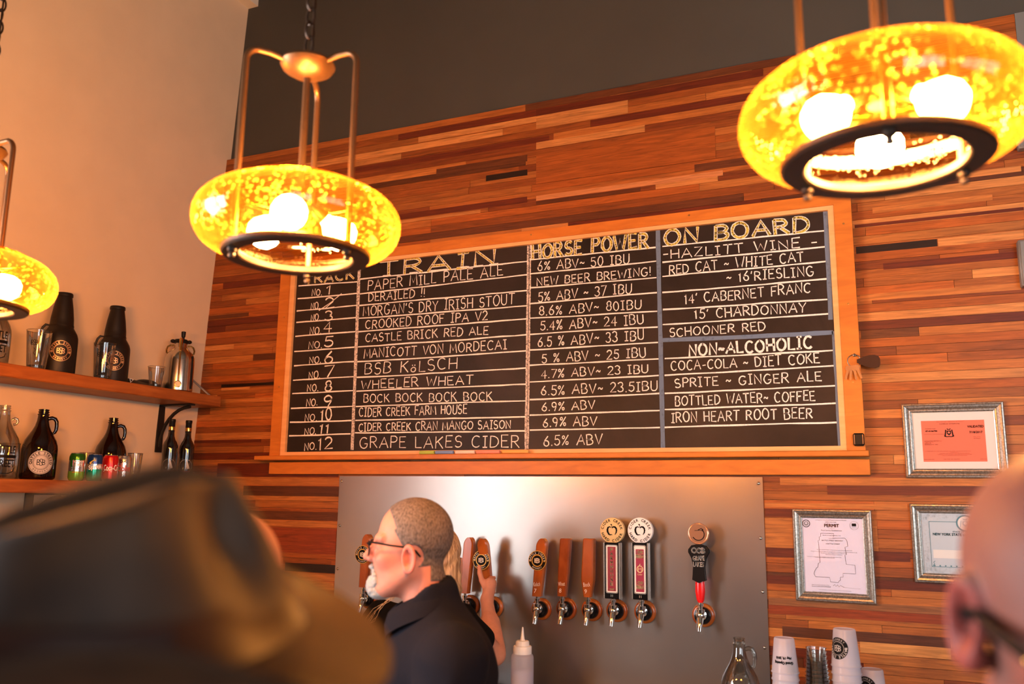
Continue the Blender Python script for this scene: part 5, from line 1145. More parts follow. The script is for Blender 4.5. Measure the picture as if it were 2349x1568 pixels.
# ------------------------------------------------------------------ soft-body modelling: blended shapes -> one continuous skin
def smin(a, b, k):
    h = np.clip(.5+.5*(b-a)/k, 0, 1); return b*(1-h)+a*h-k*h*(1-h)
def smax(a, b, k): return -smin(-a, -b, k)
def ell(P, c, r):
    c, r = np.array(c), np.array(r); q = P-c
    k0 = np.linalg.norm(q/r, axis=1); k1 = np.linalg.norm(q/(r*r), axis=1)+1e-9
    return k0*(k0-1)/k1
def cone(P, a, b, ra, rb):
    a, b = np.array(a, float), np.array(b, float); d = b-a; t = np.clip(((P-a)@d)/(d@d+1e-12), 0, 1)
    return np.linalg.norm(P-a-t[:, None]*d, axis=1)-(ra+(rb-ra)*t)
def chain(P, pts, rad, k=.012):
    d = None
    for i in range(len(pts)-1):
        e = cone(P, pts[i], pts[i+1], rad[i], rad[i+1]); d = e if d is None else smin(d, e, k)
    return d
def net(fn, lo, hi, h):
    """surface nets: the zero level of fn as quads"""
    lo, hi = np.array(lo, float), np.array(hi, float); n = np.maximum(2, np.ceil((hi-lo)/h).astype(int)+1)
    ax = [lo[i]+h*np.arange(n[i]) for i in range(3)]
    Gd = np.stack(np.meshgrid(*ax, indexing='ij'), -1).reshape(-1, 3)
    V = np.concatenate([fn(Gd[i:i+200000]) for i in range(0, len(Gd), 200000)]).reshape(n)
    I = V < 0
    offs = [(a, b, c) for a in (0, 1) for b in (0, 1) for c in (0, 1)]
    cs = tuple(n-1); sl = lambda o: tuple(slice(o[i], o[i]+cs[i]) for i in range(3))
    cnt = sum(I[sl(o)].astype(int) for o in offs); act = (cnt > 0) & (cnt < 8)
    idx = -np.ones(cs, int); m = int(act.sum()); idx[act] = np.arange(m)
    acc = np.zeros((m, 3)); ne = np.zeros(m); base = np.argwhere(act)
    for o in offs:
        for d in range(3):
            if o[d]: continue
            o2 = list(o); o2[d] = 1
            va, vb = V[sl(o)][act], V[sl(tuple(o2))][act]; s = (va < 0) != (vb < 0)
            t = va/(va-vb+1e-15)
            p = np.array(o, float)[None, :].repeat(m, 0); p[:, d] += t
            acc[s] += p[s]; ne[s] += 1
    vt = lo+h*(base+acc/ne[:, None]); F = []
    for d in range(3):
        e, f = [q for q in range(3) if q != d]
        A = I; sa = [slice(None)]*3; sb = [slice(None)]*3; sa[d] = slice(0, n[d]-1); sb[d] = slice(1, n[d])
        sa[e] = sb[e] = slice(1, n[e]-1); sa[f] = sb[f] = slice(1, n[f]-1)
        x = A[tuple(sa)] != A[tuple(sb)]; w = np.argwhere(x)
        if not len(w): continue
        w[:, e] += 1; w[:, f] += 1
        q = []
        for de, df in ((-1, -1), (0, -1), (0, 0), (-1, 0)):
            c = w.copy(); c[:, e] += de; c[:, f] += df; q.append(idx[c[:, 0], c[:, 1], c[:, 2]])
        q = np.stack(q, 1); fl = A[w[:, 0], w[:, 1], w[:, 2]] ^ (d == 1)
        q[~fl] = q[~fl][:, ::-1]; F.append(q)
    return vt, np.concatenate(F)
class Frame:
    """a person's own axes: forward, left, up"""
    def __init__(s, o, fwd, up=(0, 0, 1)):
        s.o = V3(*o); f = V3(*fwd); f /= np.linalg.norm(f); u = V3(*up); u = u-f*np.dot(u, f); u /= np.linalg.norm(u)
        s.f, s.u = f, u; s.l = np.cross(u, f); s.M = np.stack([s.f, s.l, s.u])
    def w(s, p): return np.asarray(p, float)@s.M+s.o
    def loc(s, P): return (P-s.o)@s.M.T
def sdf_obj(name, fn, lo, hi, h, m, parent, fr=None, col=None, relax=1):
    """fn and the box are in the frame's own axes"""
    v, f = net(fn, lo, hi, h)
    for _ in range(relax):        # light smoothing along the surface
        acc = np.zeros_like(v); n = np.zeros(len(v))
        for a, b in ((0, 1), (1, 2), (2, 3), (3, 0)):
            np.add.at(acc, f[:, a], v[f[:, b]]); np.add.at(acc, f[:, b], v[f[:, a]]); np.add.at(n, f[:, a], 1); np.add.at(n, f[:, b], 1)
        v = v*.4+.6*acc/n[:, None]
    W = fr.w(v) if fr is not None else v
    me = bpy.data.meshes.new(name); me.from_pydata([tuple(p) for p in W], [], [tuple(map(int, q)) for q in f]); me.materials.append(MATS[m])
    if col is not None:
        a = me.color_attributes.new('tint', 'FLOAT_COLOR', 'POINT'); c = col(v); a.data.foreach_set('color', np.concatenate([c, np.ones((len(c), 1))], 1).astype(np.float32).ravel())
    import bmesh
    bm = bmesh.new(); bm.from_mesh(me); bmesh.ops.recalc_face_normals(bm, faces=bm.faces); bm.to_mesh(me); bm.free()
    me.polygons.foreach_set('use_smooth', [True]*len(me.polygons))
    o = bpy.data.objects.new(name, me); COL.objects.link(o)
    if parent is not None:
        o.parent = parent; o.matrix_parent_inverse = Matrix.Translation(-Vector(parent.location)) if not parent.parent else Matrix.Identity(4)
    return o
def skin_mat(name, col, rough=.58):
    m, nt, b = new_mat(name)
    at = nt.nodes.new('ShaderNodeAttribute'); at.attribute_name = 'tint'
    tc = nt.nodes.new('ShaderNodeTexCoord'); n = nt.nodes.new('ShaderNodeTexNoise'); n.inputs['Scale'].default_value = 55; n.inputs['Detail'].default_value = 4
    nt.links.new(tc.outputs['Object'], n.inputs['Vector'])
    mr = nt.nodes.new('ShaderNodeMapRange'); mr.inputs['To Min'].default_value = .86; mr.inputs['To Max'].default_value = 1.12
    nt.links.new(n.outputs['Fac'], mr.inputs['Value'])
    sc_ = nt.nodes.new('ShaderNodeVectorMath'); sc_.operation = 'SCALE'; nt.links.new(at.outputs['Color'], sc_.inputs[0]); nt.links.new(mr.outputs[0], sc_.inputs['Scale'])
    nt.links.new(sc_.outputs[0], b.inputs['Base Color']); b.inputs['Roughness'].default_value = rough
    b.inputs['Specular IOR Level'].default_value = .28; b.inputs['Subsurface Weight'].default_value = .18; b.inputs['Subsurface Radius'].default_value = (.010, .003, .0015); b.inputs['Subsurface Scale'].default_value = 1
    return m
def ear_sdf(Q, s, c=(.012, .0755, -.030), tilt=.12, flare=.45, size=1.0):
    """an ear on side s: rolled rim, hollow in front of it, lobe"""
    c = np.array(c)*np.array([1, s, 1]); q = (Q-c)/size
    ca, sa = math.cos(flare), math.sin(flare)
    back = np.array([-ca, s*sa, 0.0]); nrm = np.array([sa, s*ca, 0.0]); up = np.array([-math.sin(tilt), 0, math.cos(tilt)])
    a = q@back; b = q@up; n = q@nrm          # a grows towards the rear rim, b up, n outwards
    e = np.sqrt(((a-.012)/.0175)**2+((b)/.0305)**2)
    ring = np.sqrt(((e-1)*.020)**2+(n-.0085)**2)-.0046
    bowl = np.maximum(np.abs(n+.003-.009*e**2)-.0026, (e-1)*.018)
    d = smin(ring, bowl, .003)
    anti = np.sqrt(((np.sqrt(((a-.013)/.0105)**2+((b-.001)/.019)**2)-1)*.013)**2+(n-.005)**2)-.0030; anti = np.maximum(anti, -(a-.010)*1.0)
    d = smin(d, anti, .004)
    lobe = np.linalg.norm((q-(back*.007-up*.0285+nrm*.002))/np.array([1, 1, 1]), axis=1)-.0095
    d = smin(d, lobe, .007)
    trag = np.linalg.norm(q-(back*-.003-up*.004+nrm*.003), axis=1)-.0058
    return smin(d, trag, .005)*size
def head_sdf(Q, nose=1.0, chin=1.0, ears=True, neck=((-.018, 0, -.085), (-.045, 0, -.200), .056, .060), jowl=1.0, earkw={}):
    d = ell(Q, (-.004, 0, .030), (.098, .0765, .0925))
    face = ell(Q, (.040, 0, -.048), (.066, .0600, .086)); d = smin(d, face, .030)
    for s in (-1, 1):
        d = smin(d, cone(Q, (.010, s*.056, -.070), (.070, s*.026, -.112), .014, .016*chin), .030*jowl)     # jaw
        d = smin(d, ell(Q, (.070, s*.036, -.033), (.026, .024, .022)), .018)                                # cheekbone
        d = smin(d, cone(Q, (.094, s*.010, .017), (.080, s*.046, .019), .010, .009), .012)                   # brow
        d = smax(d, -ell(Q, (.108, s*.032, -.004), (.019, .018, .0125)), .012)                                 # eye socket
        d = smin(d, ell(Q, (.0835, s*.031, -.004), (.0125, .0135, .0122)), .004)                               # eye under its lids
    d = smin(d, cone(Q, (.098, 0, .008), (.118*nose+.003*(1-nose), 0, -.030), .0075, .0125), .011)
    for s in (-1, 1): d = smin(d, ell(Q, (.110, s*.011, -.036), (.011, .0085, .0085)), .006)
    d = smin(d, ell(Q, (.085, 0, -.112), (.024, .024, .020)), .020)
    d = smin(d, ell(Q, (.099, 0, -.062), (.013, .024, .007)), .008); d = smin(d, ell(Q, (.0985, 0, -.074), (.012, .020, .007)), .006)
    d = smax(d, -ell(Q, (.113, 0, -.0680), (.010, .024, .0014)), .003)
    d = smin(d, cone(Q, *neck), .022)
    if ears:
        for s in (-1, 1): d = smin(d, ear_sdf(Q, s, **earkw), .006)
    return d
def skin_tint(base, red=(.60, .16, .10), white=None):
    base, red = np.array(base), np.array(red)
    def fn(v):
        c = np.repeat(base[None], len(v), 0)
        def mixin(c, w, col): return c*(1-w[:, None])+np.array(col)*w[:, None]
        nose = np.exp(-((v[:, 0]-.118)**2+(v[:, 1])**2+(v[:, 2]+.034)**2)/.022**2)
        ck = np.exp(-((v[:, 0]-.075)**2+(np.abs(v[:, 1])-.045)**2+(v[:, 2]+.040)**2)/.030**2)
        er = np.clip((np.abs(v[:, 1])-.070)/.01, 0, 1)*(np.abs(v[:, 2]+.03) < .05)
        lip = np.exp(-(((v[:, 0]-.108)/.012)**2+(v[:, 1]/.02)**2+((v[:, 2]+.068)/.008)**2))
        c = mixin(c, np.clip(nose*.45+ck*.22+er*.45+lip*.6, 0, .8), red)
        return c
    return fn
def finger(P, base, dirs, lens, rad):
    """a bent finger: list of unit directions per phalanx"""
    pts = [np.array(base, float)]
    for d, L in zip(dirs, lens): d = np.array(d, float); pts.append(pts[-1]+d/np.linalg.norm(d)*L)
    rr = [rad, rad*.95, rad*.86, rad*.74][:len(pts)]
    return chain(P, pts, rr, .004), pts

RM_POS = (0.121, -2.812, 1.621); RM_YAW = 26; RM_PITCH = 9
# ------------------------------------------------------------------ people
skin_mat('skin', (.6,.3,.2)); mat('shirt_dark', (0.0065, 0.006, 0.0105), 0.9, noise=.25, nscale=900, spec=.12); mat('black_cloth', (0.004, 0.0035, 0.004), .9, spec=.1); mat('trouser_cloth', (0.02, 0.022, 0.03), .9); mat('shoe_leather', (0.02, 0.015, 0.012), .5)
mat('spectacle_black', (0.006, 0.005, 0.006), 0.6, spec=.1); thin_glass('lens', (.80, .80, .84), .3); mat('beard_white', (0.36, 0.33, 0.32), .9, noise=.15, nscale=260, stretch=(1, 1, .4), bump=.6)
def hair_mat(name, c0, c1, scale, stretch, bump=.4, rough=.5):
    m, nt, b = new_mat(name)
    tc = nt.nodes.new('ShaderNodeTexCoord'); mp = nt.nodes.new('ShaderNodeMapping'); mp.inputs['Scale'].default_value = stretch
    n = nt.nodes.new('ShaderNodeTexNoise'); n.inputs['Scale'].default_value = scale; n.inputs['Detail'].default_value = 5
    nt.links.new(tc.outputs['Object'], mp.inputs[0]); nt.links.new(mp.outputs[0], n.inputs['Vector'])
    cr = nt.nodes.new('ShaderNodeValToRGB'); cr.color_ramp.elements[0].position = .34; cr.color_ramp.elements[1].position = .66
    cr.color_ramp.elements[0].color = (*c0, 1); cr.color_ramp.elements[1].color = (*c1, 1)
    nt.links.new(n.outputs['Fac'], cr.inputs[0]); nt.links.new(cr.outputs[0], b.inputs['Base Color']); b.inputs['Roughness'].default_value = rough
    bp = nt.nodes.new('ShaderNodeBump'); bp.inputs['Strength'].default_value = bump; bp.inputs['Distance'].default_value = .004
    nt.links.new(n.outputs['Fac'], bp.inputs['Height']); nt.links.new(bp.outputs[0], b.inputs['Normal'])
    return m
hair_mat('cropped_grey_hair', (0.050, 0.033, 0.027), (0.155, 0.110, 0.090), 210, (1, 1, .55), .35, .75)
hair_mat('blond_hair', (0.20, 0.095, 0.030), (0.66, 0.46, 0.26), 60, (2.2, 2.2, .10), .6, .38)
def box_around(pts, pad):
    a = np.array(pts); return a.min(0)-pad, a.max(0)+pad

# --- the bartender in profile
fm = Frame((-1.190, -1.550, 1.572), (-.905, -.425, 0))
t = thing('person', 'person in a dark shirt with cropped grey hair, glasses and white goatee, in profile', 'person', (-1.19, -1.55, 0))
NK = ((-.020, 0, -.070), (-.052, 0, -.190), .058, .064)
body = lambda Q: head_sdf(Q, nose=1.04, neck=NK)
def torso(Q, inflate=0.0):
    d = cone(Q, (-.075, 0, -.330), (-.055, 0, -.62), .145, .150)
    d = smin(d, cone(Q, (-.012, -.165, -.265), (-.115, .165, -.265), .080, .078), .07)
    d = smin(d, cone(Q, (-.050, 0, -.13), (-.060, 0, -.24), .062, .085), .05)
    return d-inflate
LA = [(-.115, .190, -.270), (-.070, .235, -.540), (.060, .190, -.760)]; RA = [(-.010, -.185, -.270), (.060, -.235, -.540), (.190, -.170, -.620)]
def man_body(Q):
    d = head_sdf(Q, nose=1.04, neck=NK); d = smin(d, torso(Q, -.008), .03)
    for A in (LA, RA):
        d = smin(d, chain(Q, A, [.050, .040, .027], .02), .03)
        d = smin(d, ell(Q, np.array(A[-1])+(np.array(A[-1])-np.array(A[-2]))*.28, (.035, .022, .040)), .02)
    return d
st = skin_tint((.50, .185, .125), (.58, .11, .085))
h_ = sdf_obj('body', lambda Q: np.maximum(body(Q), -.215-Q[:, 2]), (-.13, -.12, -.23), (.16, .12, .14), .0027, 'skin', t, fm, st)
def cropped(Q):
    d = head_sdf(Q, ears=False, neck=NK)-.0035
    f, l, z = Q[:, 0], Q[:, 1], Q[:, 2]
    front = f-(.052+.30*(z-.05)-.25*np.clip(np.abs(l)-.03, 0, 1)); front = np.where(z < .045, f-(.0505+.62*(z-.045)), front)
    low = np.where(f > -.012, -.030-z, np.where(f > -.05, -(z+.055+.2*(f+.012)), -(z+.088)))
    ear = .030-np.sqrt(((f+.004)/.9)**2+(z+.026)**2); ear = np.where(f > .012, -1, ear)
    return np.maximum(np.maximum(d, front), np.maximum(low, ear))
sdf_obj('hair', cropped, (-.13, -.11, -.12), (.13, .11, .145), .0036, 'cropped_grey_hair', t, fm)
def goatee(Q):
    d = smin(ell(Q, (.097, 0, -.104), (.027, .028, .030)), ell(Q, (.084, 0, -.122), (.030, .030, .018)), .012)
    d = smin(d, ell(Q, (.106, 0, -.0565), (.012, .025, .0065)), .006)
    for s in (-1, 1): d = smin(d, cone(Q, (.103, s*.022, -.060), (.094, s*.026, -.092), .0055, .010), .008)
    d = smax(d, -ell(Q, (.118, 0, -.0690), (.014, .019, .0065)), .004)
    return d-.002*np.sin(Q[:, 2]*520+Q[:, 1]*300)*np.sin(Q[:, 1]*640)
sdf_obj('goatee', goatee, (.03, -.06, -.16), (.15, .06, -.03), .0028, 'beard_white', t, fm)
def shirt(Q):
    d = torso(Q, .012)
    for A, ln in ((LA, 2), (RA, 2)):
        a = np.array(A[0]); b = np.array(A[1]); d = smin(d, cone(Q, a, b, .080, .066), .035)
    f, l, z = Q[:, 0], Q[:, 1], Q[:, 2]
    fold = .0045*np.sin(38*f+22*z+9*np.sin(14*z))+.0035*np.sin(60*l-26*z+6*np.sin(20*f))
    d = d-fold*np.clip((-z-.22)*6, 0, 1)
    # collar: a stand rising round the neck, open at the front
    ax = (.070*(z+.16)/.12)
    cen_f = -.034+.20*(z+.130); rr = np.sqrt(((f-cen_f)/1.06)**2+l**2)
    colr = np.maximum(np.abs(rr-(.074+.10*np.clip(-.12-z, 0, 1)))-.0055, np.maximum(z-(-.094-.75*np.clip(f+.055, 0, 1)), -.235-z))
    d = smin(d, colr, .010)
    hole = cone(Q, (-.018, 0, -.03), (-.052, 0, -.22), .066, .066); d = smax(d, -hole, .004)
    return np.maximum(d, -.95-z)
sdf_obj('shirt', shirt, (-.30, -.36, -.80), (.20, .36, -.07), .0075, 'shirt_dark', t, fm)
# turned-down collar, open at the front
mb = MB(); T_ = []; n_ = 41
for i in range(n_):
    a = -PI*.94+2*PI*.94*i/(n_-1); c = math.cos(a); q = abs(a)/PI           # a = 0 at the nape
    top_ = np.array([-.022-.064*c+.012*(1-c)*.5, .069*math.sin(a)*(1-.32*q*q), -.090-.090*(q**1.35)])
    fold = np.array([top_[0]-.010*c, top_[1]*1.10, top_[2]-.004])
    low = np.array([-.030-.100*c*(1-.25*q)+.018*q, .108*math.sin(a)*(1-.10*q)+.030*np.sign(a)*q**3, top_[2]-.050-.012*q**2])
    T_.append([top_-np.array([0, 0, .035]), top_, fold, (fold+low)/2+np.array([-.006*c, .004*math.sin(a), .004]), low, low+np.array([.004*c, -.004*math.sin(a), -.001]), (fold+low)/2+np.array([.002*c, -.002*math.sin(a), -.002])])
mb.loft([[tuple(fm.w(p)) for p in r] for r in T_], True, True); mb.build('collar', 'shirt_dark', t, angle=55)
def trousers(Q):
    d = cone(Q, (-.055, -.0, -.66), (-.055, 0, -.80), .150, .155)
    for s in (-1, 1): d = smin(d, chain(Q, [(-.055, s*.085, -.80), (-.02+.05*s, s*.10, -1.13), (-.06+.06*s, s*.10, -1.50)], [.090, .068, .058], .03), .04)
    return np.maximum(d, Q[:, 2]+.60)
sdf_obj('trousers', trousers, (-.26, -.24, -1.56), (.16, .24, -.58), .016, 'trouser_cloth', t, fm)
for s in (-1, 1):
    sdf_obj('shoe', lambda Q: np.maximum(smin(ell(Q, (.02+.06*s, s*.10, -1.545), (.135, .048, .050)), ell(Q, (-.06+.06*s, s*.10, -1.50), (.060, .046, .070)), .03), -1.570-Q[:, 2]), (-.24, -.20, -1.58), (.26, .20, -1.40), .012, 'shoe_leather', t, fm)
def hand_sdf(wrist, fdir, palm_n, curl=.5, size=1.0, thumb=None):
    """relaxed hand: palm block, four fingers of unequal length, thumb from the side"""
    w = np.array(wrist, float); f = np.array(fdir, float); f /= np.linalg.norm(f); n = np.array(palm_n, float); n -= f*np.dot(n, f); n /= np.linalg.norm(n); s = np.cross(n, f)
    P_ = lambda a, b, c: w+size*(f*a+s*b+n*c)
    def fn(Q):
        d = None
        for b in (-.028, -.010, .010, .028):
            e = cone(Q, P_(.005, b*.55, 0), P_(.085-abs(b+.005)*.25, b, 0), .014*size, .0125*size); d = e if d is None else smin(d, e, .012)
        for b, L in ((-.031, .8), (-.0105, .97), (.0105, 1.0), (.031, .90)):
            a0 = P_(.086-abs(b+.005)*.25, b, 0); dirs = []
            for q in (1, 2, 3): an = curl*q*.62; dirs.append(f*math.cos(an)+n*math.sin(an))
            e, _ = finger(Q, a0, dirs, [.043*L*size, .027*L*size, .021*L*size], .0090*size); d = smin(d, e, .005)
        e, _ = finger(Q, P_(.022, .026, .006), [f*.6+s*.75+n*.25, f*.9+s*.35+n*.3, f*1+s*.1+n*.3], [.036*size, .032*size, .025*size], .0115*size); d = smin(d, e, .008)
        return d
    return fn
for A, side in ((LA, 1), (RA, -1)):
    a, b = np.array(A[1]), np.array(A[2]); fd = (b-a)/np.linalg.norm(b-a); hs = hand_sdf(b, fd, (0, -side, .2), .55)
    fn = lambda Q, a=a, b=b, hs=hs: smin(cone(Q, a, b, .044, .028), hs(Q), .012)
    lo, hi = box_around([a, b, b+fd*.2], .09)
    sdf_obj('forearm', fn, lo, hi, .006, 'skin', h_, fm, lambda v: np.repeat(np.array([[.50, .185, .125]]), len(v), 0))
# spectacles
def spectacles(fr, parent, f0=.112, z0=-.002, tip=-.012, rimless=True, m='spectacle_black', r=.0019, hinge=None, half=.066, drop=0.0):
    s_ = thing if False else None
    mb = MB()
    for sd in (-1, 1):
        mb2 = MB(); pts = [fr.w(p) for p in [(f0-.006, sd*half, z0+.014), (f0-.022, sd*(half+.006), z0+.013), (.050, sd*(half+.0125), z0+.006+drop*.6), (.012, sd*(half+.0125), z0+.002+drop), (-.012, sd*(half+.010), z0-.008+drop), (tip-.012, sd*(half+.006), z0-.022+drop)]]
        mb2.tube(pts, [r, r*1.25, r*1.1, r*1.2, r*1.5, r*1.2], 8)
        a = mb2.build('spectacle_arm', m, parent)
        o = MB(); n_ = 26; P = []
        for i in range(n_+1):
            a_ = 2*PI*i/n_; ca, sa = math.cos(a_), math.sin(a_)
            P.append(fr.w((f0-.010*(abs(ca*.026+.036)/.066)**2, sd*(.036+.026*np.sign(ca)*abs(ca)**.7), z0-.004+.0185*np.sign(sa)*abs(sa)**.7)))
        o.tube(P, r*.75, 6, caps=False); rm = o.build('spectacle_rim', m, parent)
        g = MB(); g.add([tuple(p) for p in P[:-1]], [tuple(range(n_))]); g.build('lens', 'lens', rm)
    b = MB(); b.tube([fr.w(p) for p in [(f0, .0105, z0+.004), (f0+.006, 0, z0+.008), (f0, -.0105, z0+.004)]], r, 8); b.build('bridge', m, parent)
gl = fm; spectacles(fm, t, f0=.119, z0=-.004, r=.0021)

# --- the woman at the taps: long blond hair, black top, right arm raised to a tap handle
t = thing('person', 'person with long blond hair in a black top, reaching up to grip a tap handle', 'person', (-1.70, -.60, 0))
HW = Frame((-1.650, -.565, 1.465), (-.25, .97, 0))
wt = lambda v: np.repeat(np.array([[.58, .26, .17]]), len(v), 0)
SH, EL, WR = (-1.545, -.560, 1.245), (-1.505, -.345, 1.085), (-1.622, -.178, 1.268)
TX, TZ = -1.667, 1.335                       # grip on the handle
def woman_arm(P):
    d = chain(P, [SH, EL, WR], [.045, .041, .0265], .02)
    d = smin(d, cone(P, (-1.520, -.318, 1.112), (-1.570, -.250, 1.185), .036, .036), .03)
    e = cone(P, (-1.622, -.172, 1.278), (-1.624, -.140, 1.335), .025, .027); e = smin(e, cone(P, (-1.630, -.150, 1.295), (-1.632, -.112, 1.350), .017, .016), .015); e = smin(e, cone(P, (-1.630, -.160, 1.280), (-1.632, -.110, 1.310), .018, .015), .015)
    d = smin(d, e, .016)
    # fingers close round the handle from its right side over the far face
    for i, (z, L) in enumerate(((1.353, .95), (1.333, 1.0), (1.313, .97), (1.294, .82))):
        b = (-1.632, -.108, z); fg, _ = finger(P, b, [(-.15, 1, .0), (-1, .15, -.05), (-.6, -1, -.05)], [.032*L, .030*L, .022*L], .0088); d = smin(d, fg, .005)
    fg, _ = finger(P, (-1.640, -.158, 1.318), [(-.55, .0, 1), (-.40, .08, 1), (-.15, .05, 1)], [.034, .032, .026], .0125); d = smin(d, fg, .008)
    return d
whead = lambda Q: head_sdf(Q, nose=.95, chin=.8, neck=((-.012, 0, -.085), (-.040, 0, -.185), .046, .050))
h2 = sdf_obj('body', lambda P: smin(whead(HW.loc(P)), cone(P, (-1.66, -.60, 1.29), (-1.715, -.56, 1.20), .048, .060), .03), (-1.83, -.72, 1.18), (-1.50, -.40, 1.61), .006, 'skin', t, None, lambda v: wt(v))
sdf_obj('arm', woman_arm, (-1.74, -.63, 1.02), (-1.43, -.02, 1.43), .0040, 'skin', h2, None, wt)
def top(P):
    d = cone(P, (-1.720, -.600, 1.150), (-1.720, -.640, .86), .120, .125)
    d = smin(d, cone(P, (-1.560, -.570, 1.225), (-1.885, -.575, 1.225), .062, .062), .06)
    d = smin(d, cone(P, (-1.545, -.560, 1.240), (-1.520, -.440, 1.150), .060, .055), .03)
    d = smin(d, cone(P, (-1.905, -.575, 1.22), (-1.950, -.520, 1.05), .062, .055), .04)
    return d-.003*np.sin(60*P[:, 2]+30*P[:, 0])
sdf_obj('top', top, (-2.06, -.80, .74), (-1.40, -.36, 1.33), .009, 'black_cloth', t)
def longhair(P):
    Q = HW.loc(P)
    d = ell(Q, (-.014, 0, .030), (.110, .089, .098))
    d = smin(d, ell(Q, (-.050, -.006, -.10), (.062, .100, .17)), .04); d = smin(d, ell(Q, (-.062, -.020, -.20), (.045, .088, .125)), .03)
    d = smax(d, -ell(Q, (.085, 0, -.03), (.075, .064, .11)), .012)
    return d-.0030*np.sin(170*Q[:, 1]+5*np.sin(30*Q[:, 2]))*np.clip(.6-(Q[:, 2])*6, 0.15, 1)
hr_ = sdf_obj('hair', longhair, (-1.83, -.74, 1.14), (-1.50, -.40, 1.62), .0050, 'blond_hair', t)
r3 = random.Random(4)
for k in range(5):      # loose strands falling over the left shoulder
    mb = MB(); a = r3.uniform(-.02, .02); b = r3.uniform(-.015, .015)
    mb.tube([(-1.745, -.640, 1.36+a), (-1.80+b, -.665, 1.31), (-1.855+a, -.670, 1.275+b), (-1.885+a*1.5, -.660, 1.235+b), (-1.915+b, -.650, 1.19+a)], [.0012, .0011, .0010, .0009, .0006], 6); mb.build('strand', 'blond_hair', hr_)
sdf_obj('arm', lambda P: smin(chain(P, [(-1.945, -.53, 1.06), (-1.93, -.42, .97), (-1.86, -.40, .94)], [.042, .030, .025], .02), ell(P, (-1.80, -.415, .925), (.060, .035, .018)), .015), (-2.02, -.60, .88), (-1.72, -.34, 1.13), .007, 'skin', h2, None, wt)
def legs(P):
    d = cone(P, (-1.72, -.66, .92), (-1.72, -.67, .80), .150, .155)
    for s in (-1, 1): d = smin(d, chain(P, [(-1.72+s*.08, -.67, .80), (-1.72+s*.09, -.66, .45), (-1.72+s*.09, -.68, .06)], [.085, .06, .05], .03), .04)
    return np.maximum(d, P[:, 2]-.93)
sdf_obj('trousers', legs, (-1.92, -.86, 0.0), (-1.52, -.48, .96), .016, 'trouser_cloth', t)
for s in (-1, 1):
    sdf_obj('shoe', lambda P: np.maximum(smin(ell(P, (-1.72+s*.09, -.62, .035), (.046, .12, .045)), ell(P, (-1.72+s*.09, -.68, .06), (.045, .055, .06)), .03), .001-P[:, 2]), (-1.90, -.80, -.01), (-1.54, -.46, .16), .012, 'shoe_leather', t)

# --- the person in the leather hat, close to the camera at the lower left
def leather_mat():
    m, nt, b = new_mat('hat_leather')
    tc = nt.nodes.new('ShaderNodeTexCoord'); n = nt.nodes.new('ShaderNodeTexNoise'); n.inputs['Scale'].default_value = 9; n.inputs['Detail'].default_value = 6
    nt.links.new(tc.outputs['Object'], n.inputs['Vector'])
    cr = nt.nodes.new('ShaderNodeValToRGB'); cr.color_ramp.elements[0].color = (0.016, 0.008, 0.006, 1); cr.color_ramp.elements[1].color = (0.075, 0.030, 0.010, 1); cr.color_ramp.elements[0].position = .35; cr.color_ramp.elements[1].position = .7
    nt.links.new(n.outputs['Fac'], cr.inputs[0]); nt.links.new(cr.outputs[0], b.inputs['Base Color']); b.inputs['Roughness'].default_value = .58; b.inputs['Specular IOR Level'].default_value = .22
leather_mat()
HC = V3(-.426, -3.211, 1.625)        # centre of the hat's base
hf = Frame(tuple(HC), (.669, .743, 0.02), (.186, -.167, 1))
t = thing('person', 'person wearing a dark brown leather brimmed hat, blurred in the lower left foreground', 'person', (HC[0], HC[1], 0))
hp = Frame(tuple(hf.w((-.030, 0.01, -.085))), (.669, .743, 0))
hb = sdf_obj('body', lambda Q: smin(head_sdf(Q), smin(cone(Q, (-.045, 0, -.16), (-.06, 0, -.30), .062, .10), cone(Q, (-.06, -.17, -.34), (-.06, .17, -.34), .08, .08), .06), .04), (-.25, -.30, -.42), (.16, .30, .145), .009, 'skin', t, hp, skin_tint((.60, .28, .19)))
sdf_obj('jacket', lambda Q: np.maximum(smin(smin(cone(Q, (-.06, -.18, -.35), (-.06, .18, -.35), .095, .095), cone(Q, (-.06, 0, -.42), (-.05, 0, -.85), .17, .17), .08), smin(cone(Q, (-.06, -.21, -.36), (-.03, -.25, -.66), .075, .06), cone(Q, (-.06, .21, -.36), (-.03, .25, -.66), .075, .06), .01), .04), Q[:, 2]+.262), (-.32, -.40, -1.05), (.20, .40, -.24), .014, 'black_cloth', t, hp)
sdf_obj('trousers', lambda Q: smin(chain(Q, [(-.06, -.09, -.86), (-.03, -.10, -1.18), (-.05, -.10, -1.53)], [.10, .075, .055], .03), chain(Q, [(-.06, .09, -.86), (-.03, .10, -1.18), (-.05, .10, -1.53)], [.10, .075, .055], .03), .04), (-.25, -.26, -1.60), (.14, .26, -.72), .02, 'trouser_cloth', t, hp)
hat = MB(); NU, NV = 96, 34; A_, B_, H_ = .108, .092, .083
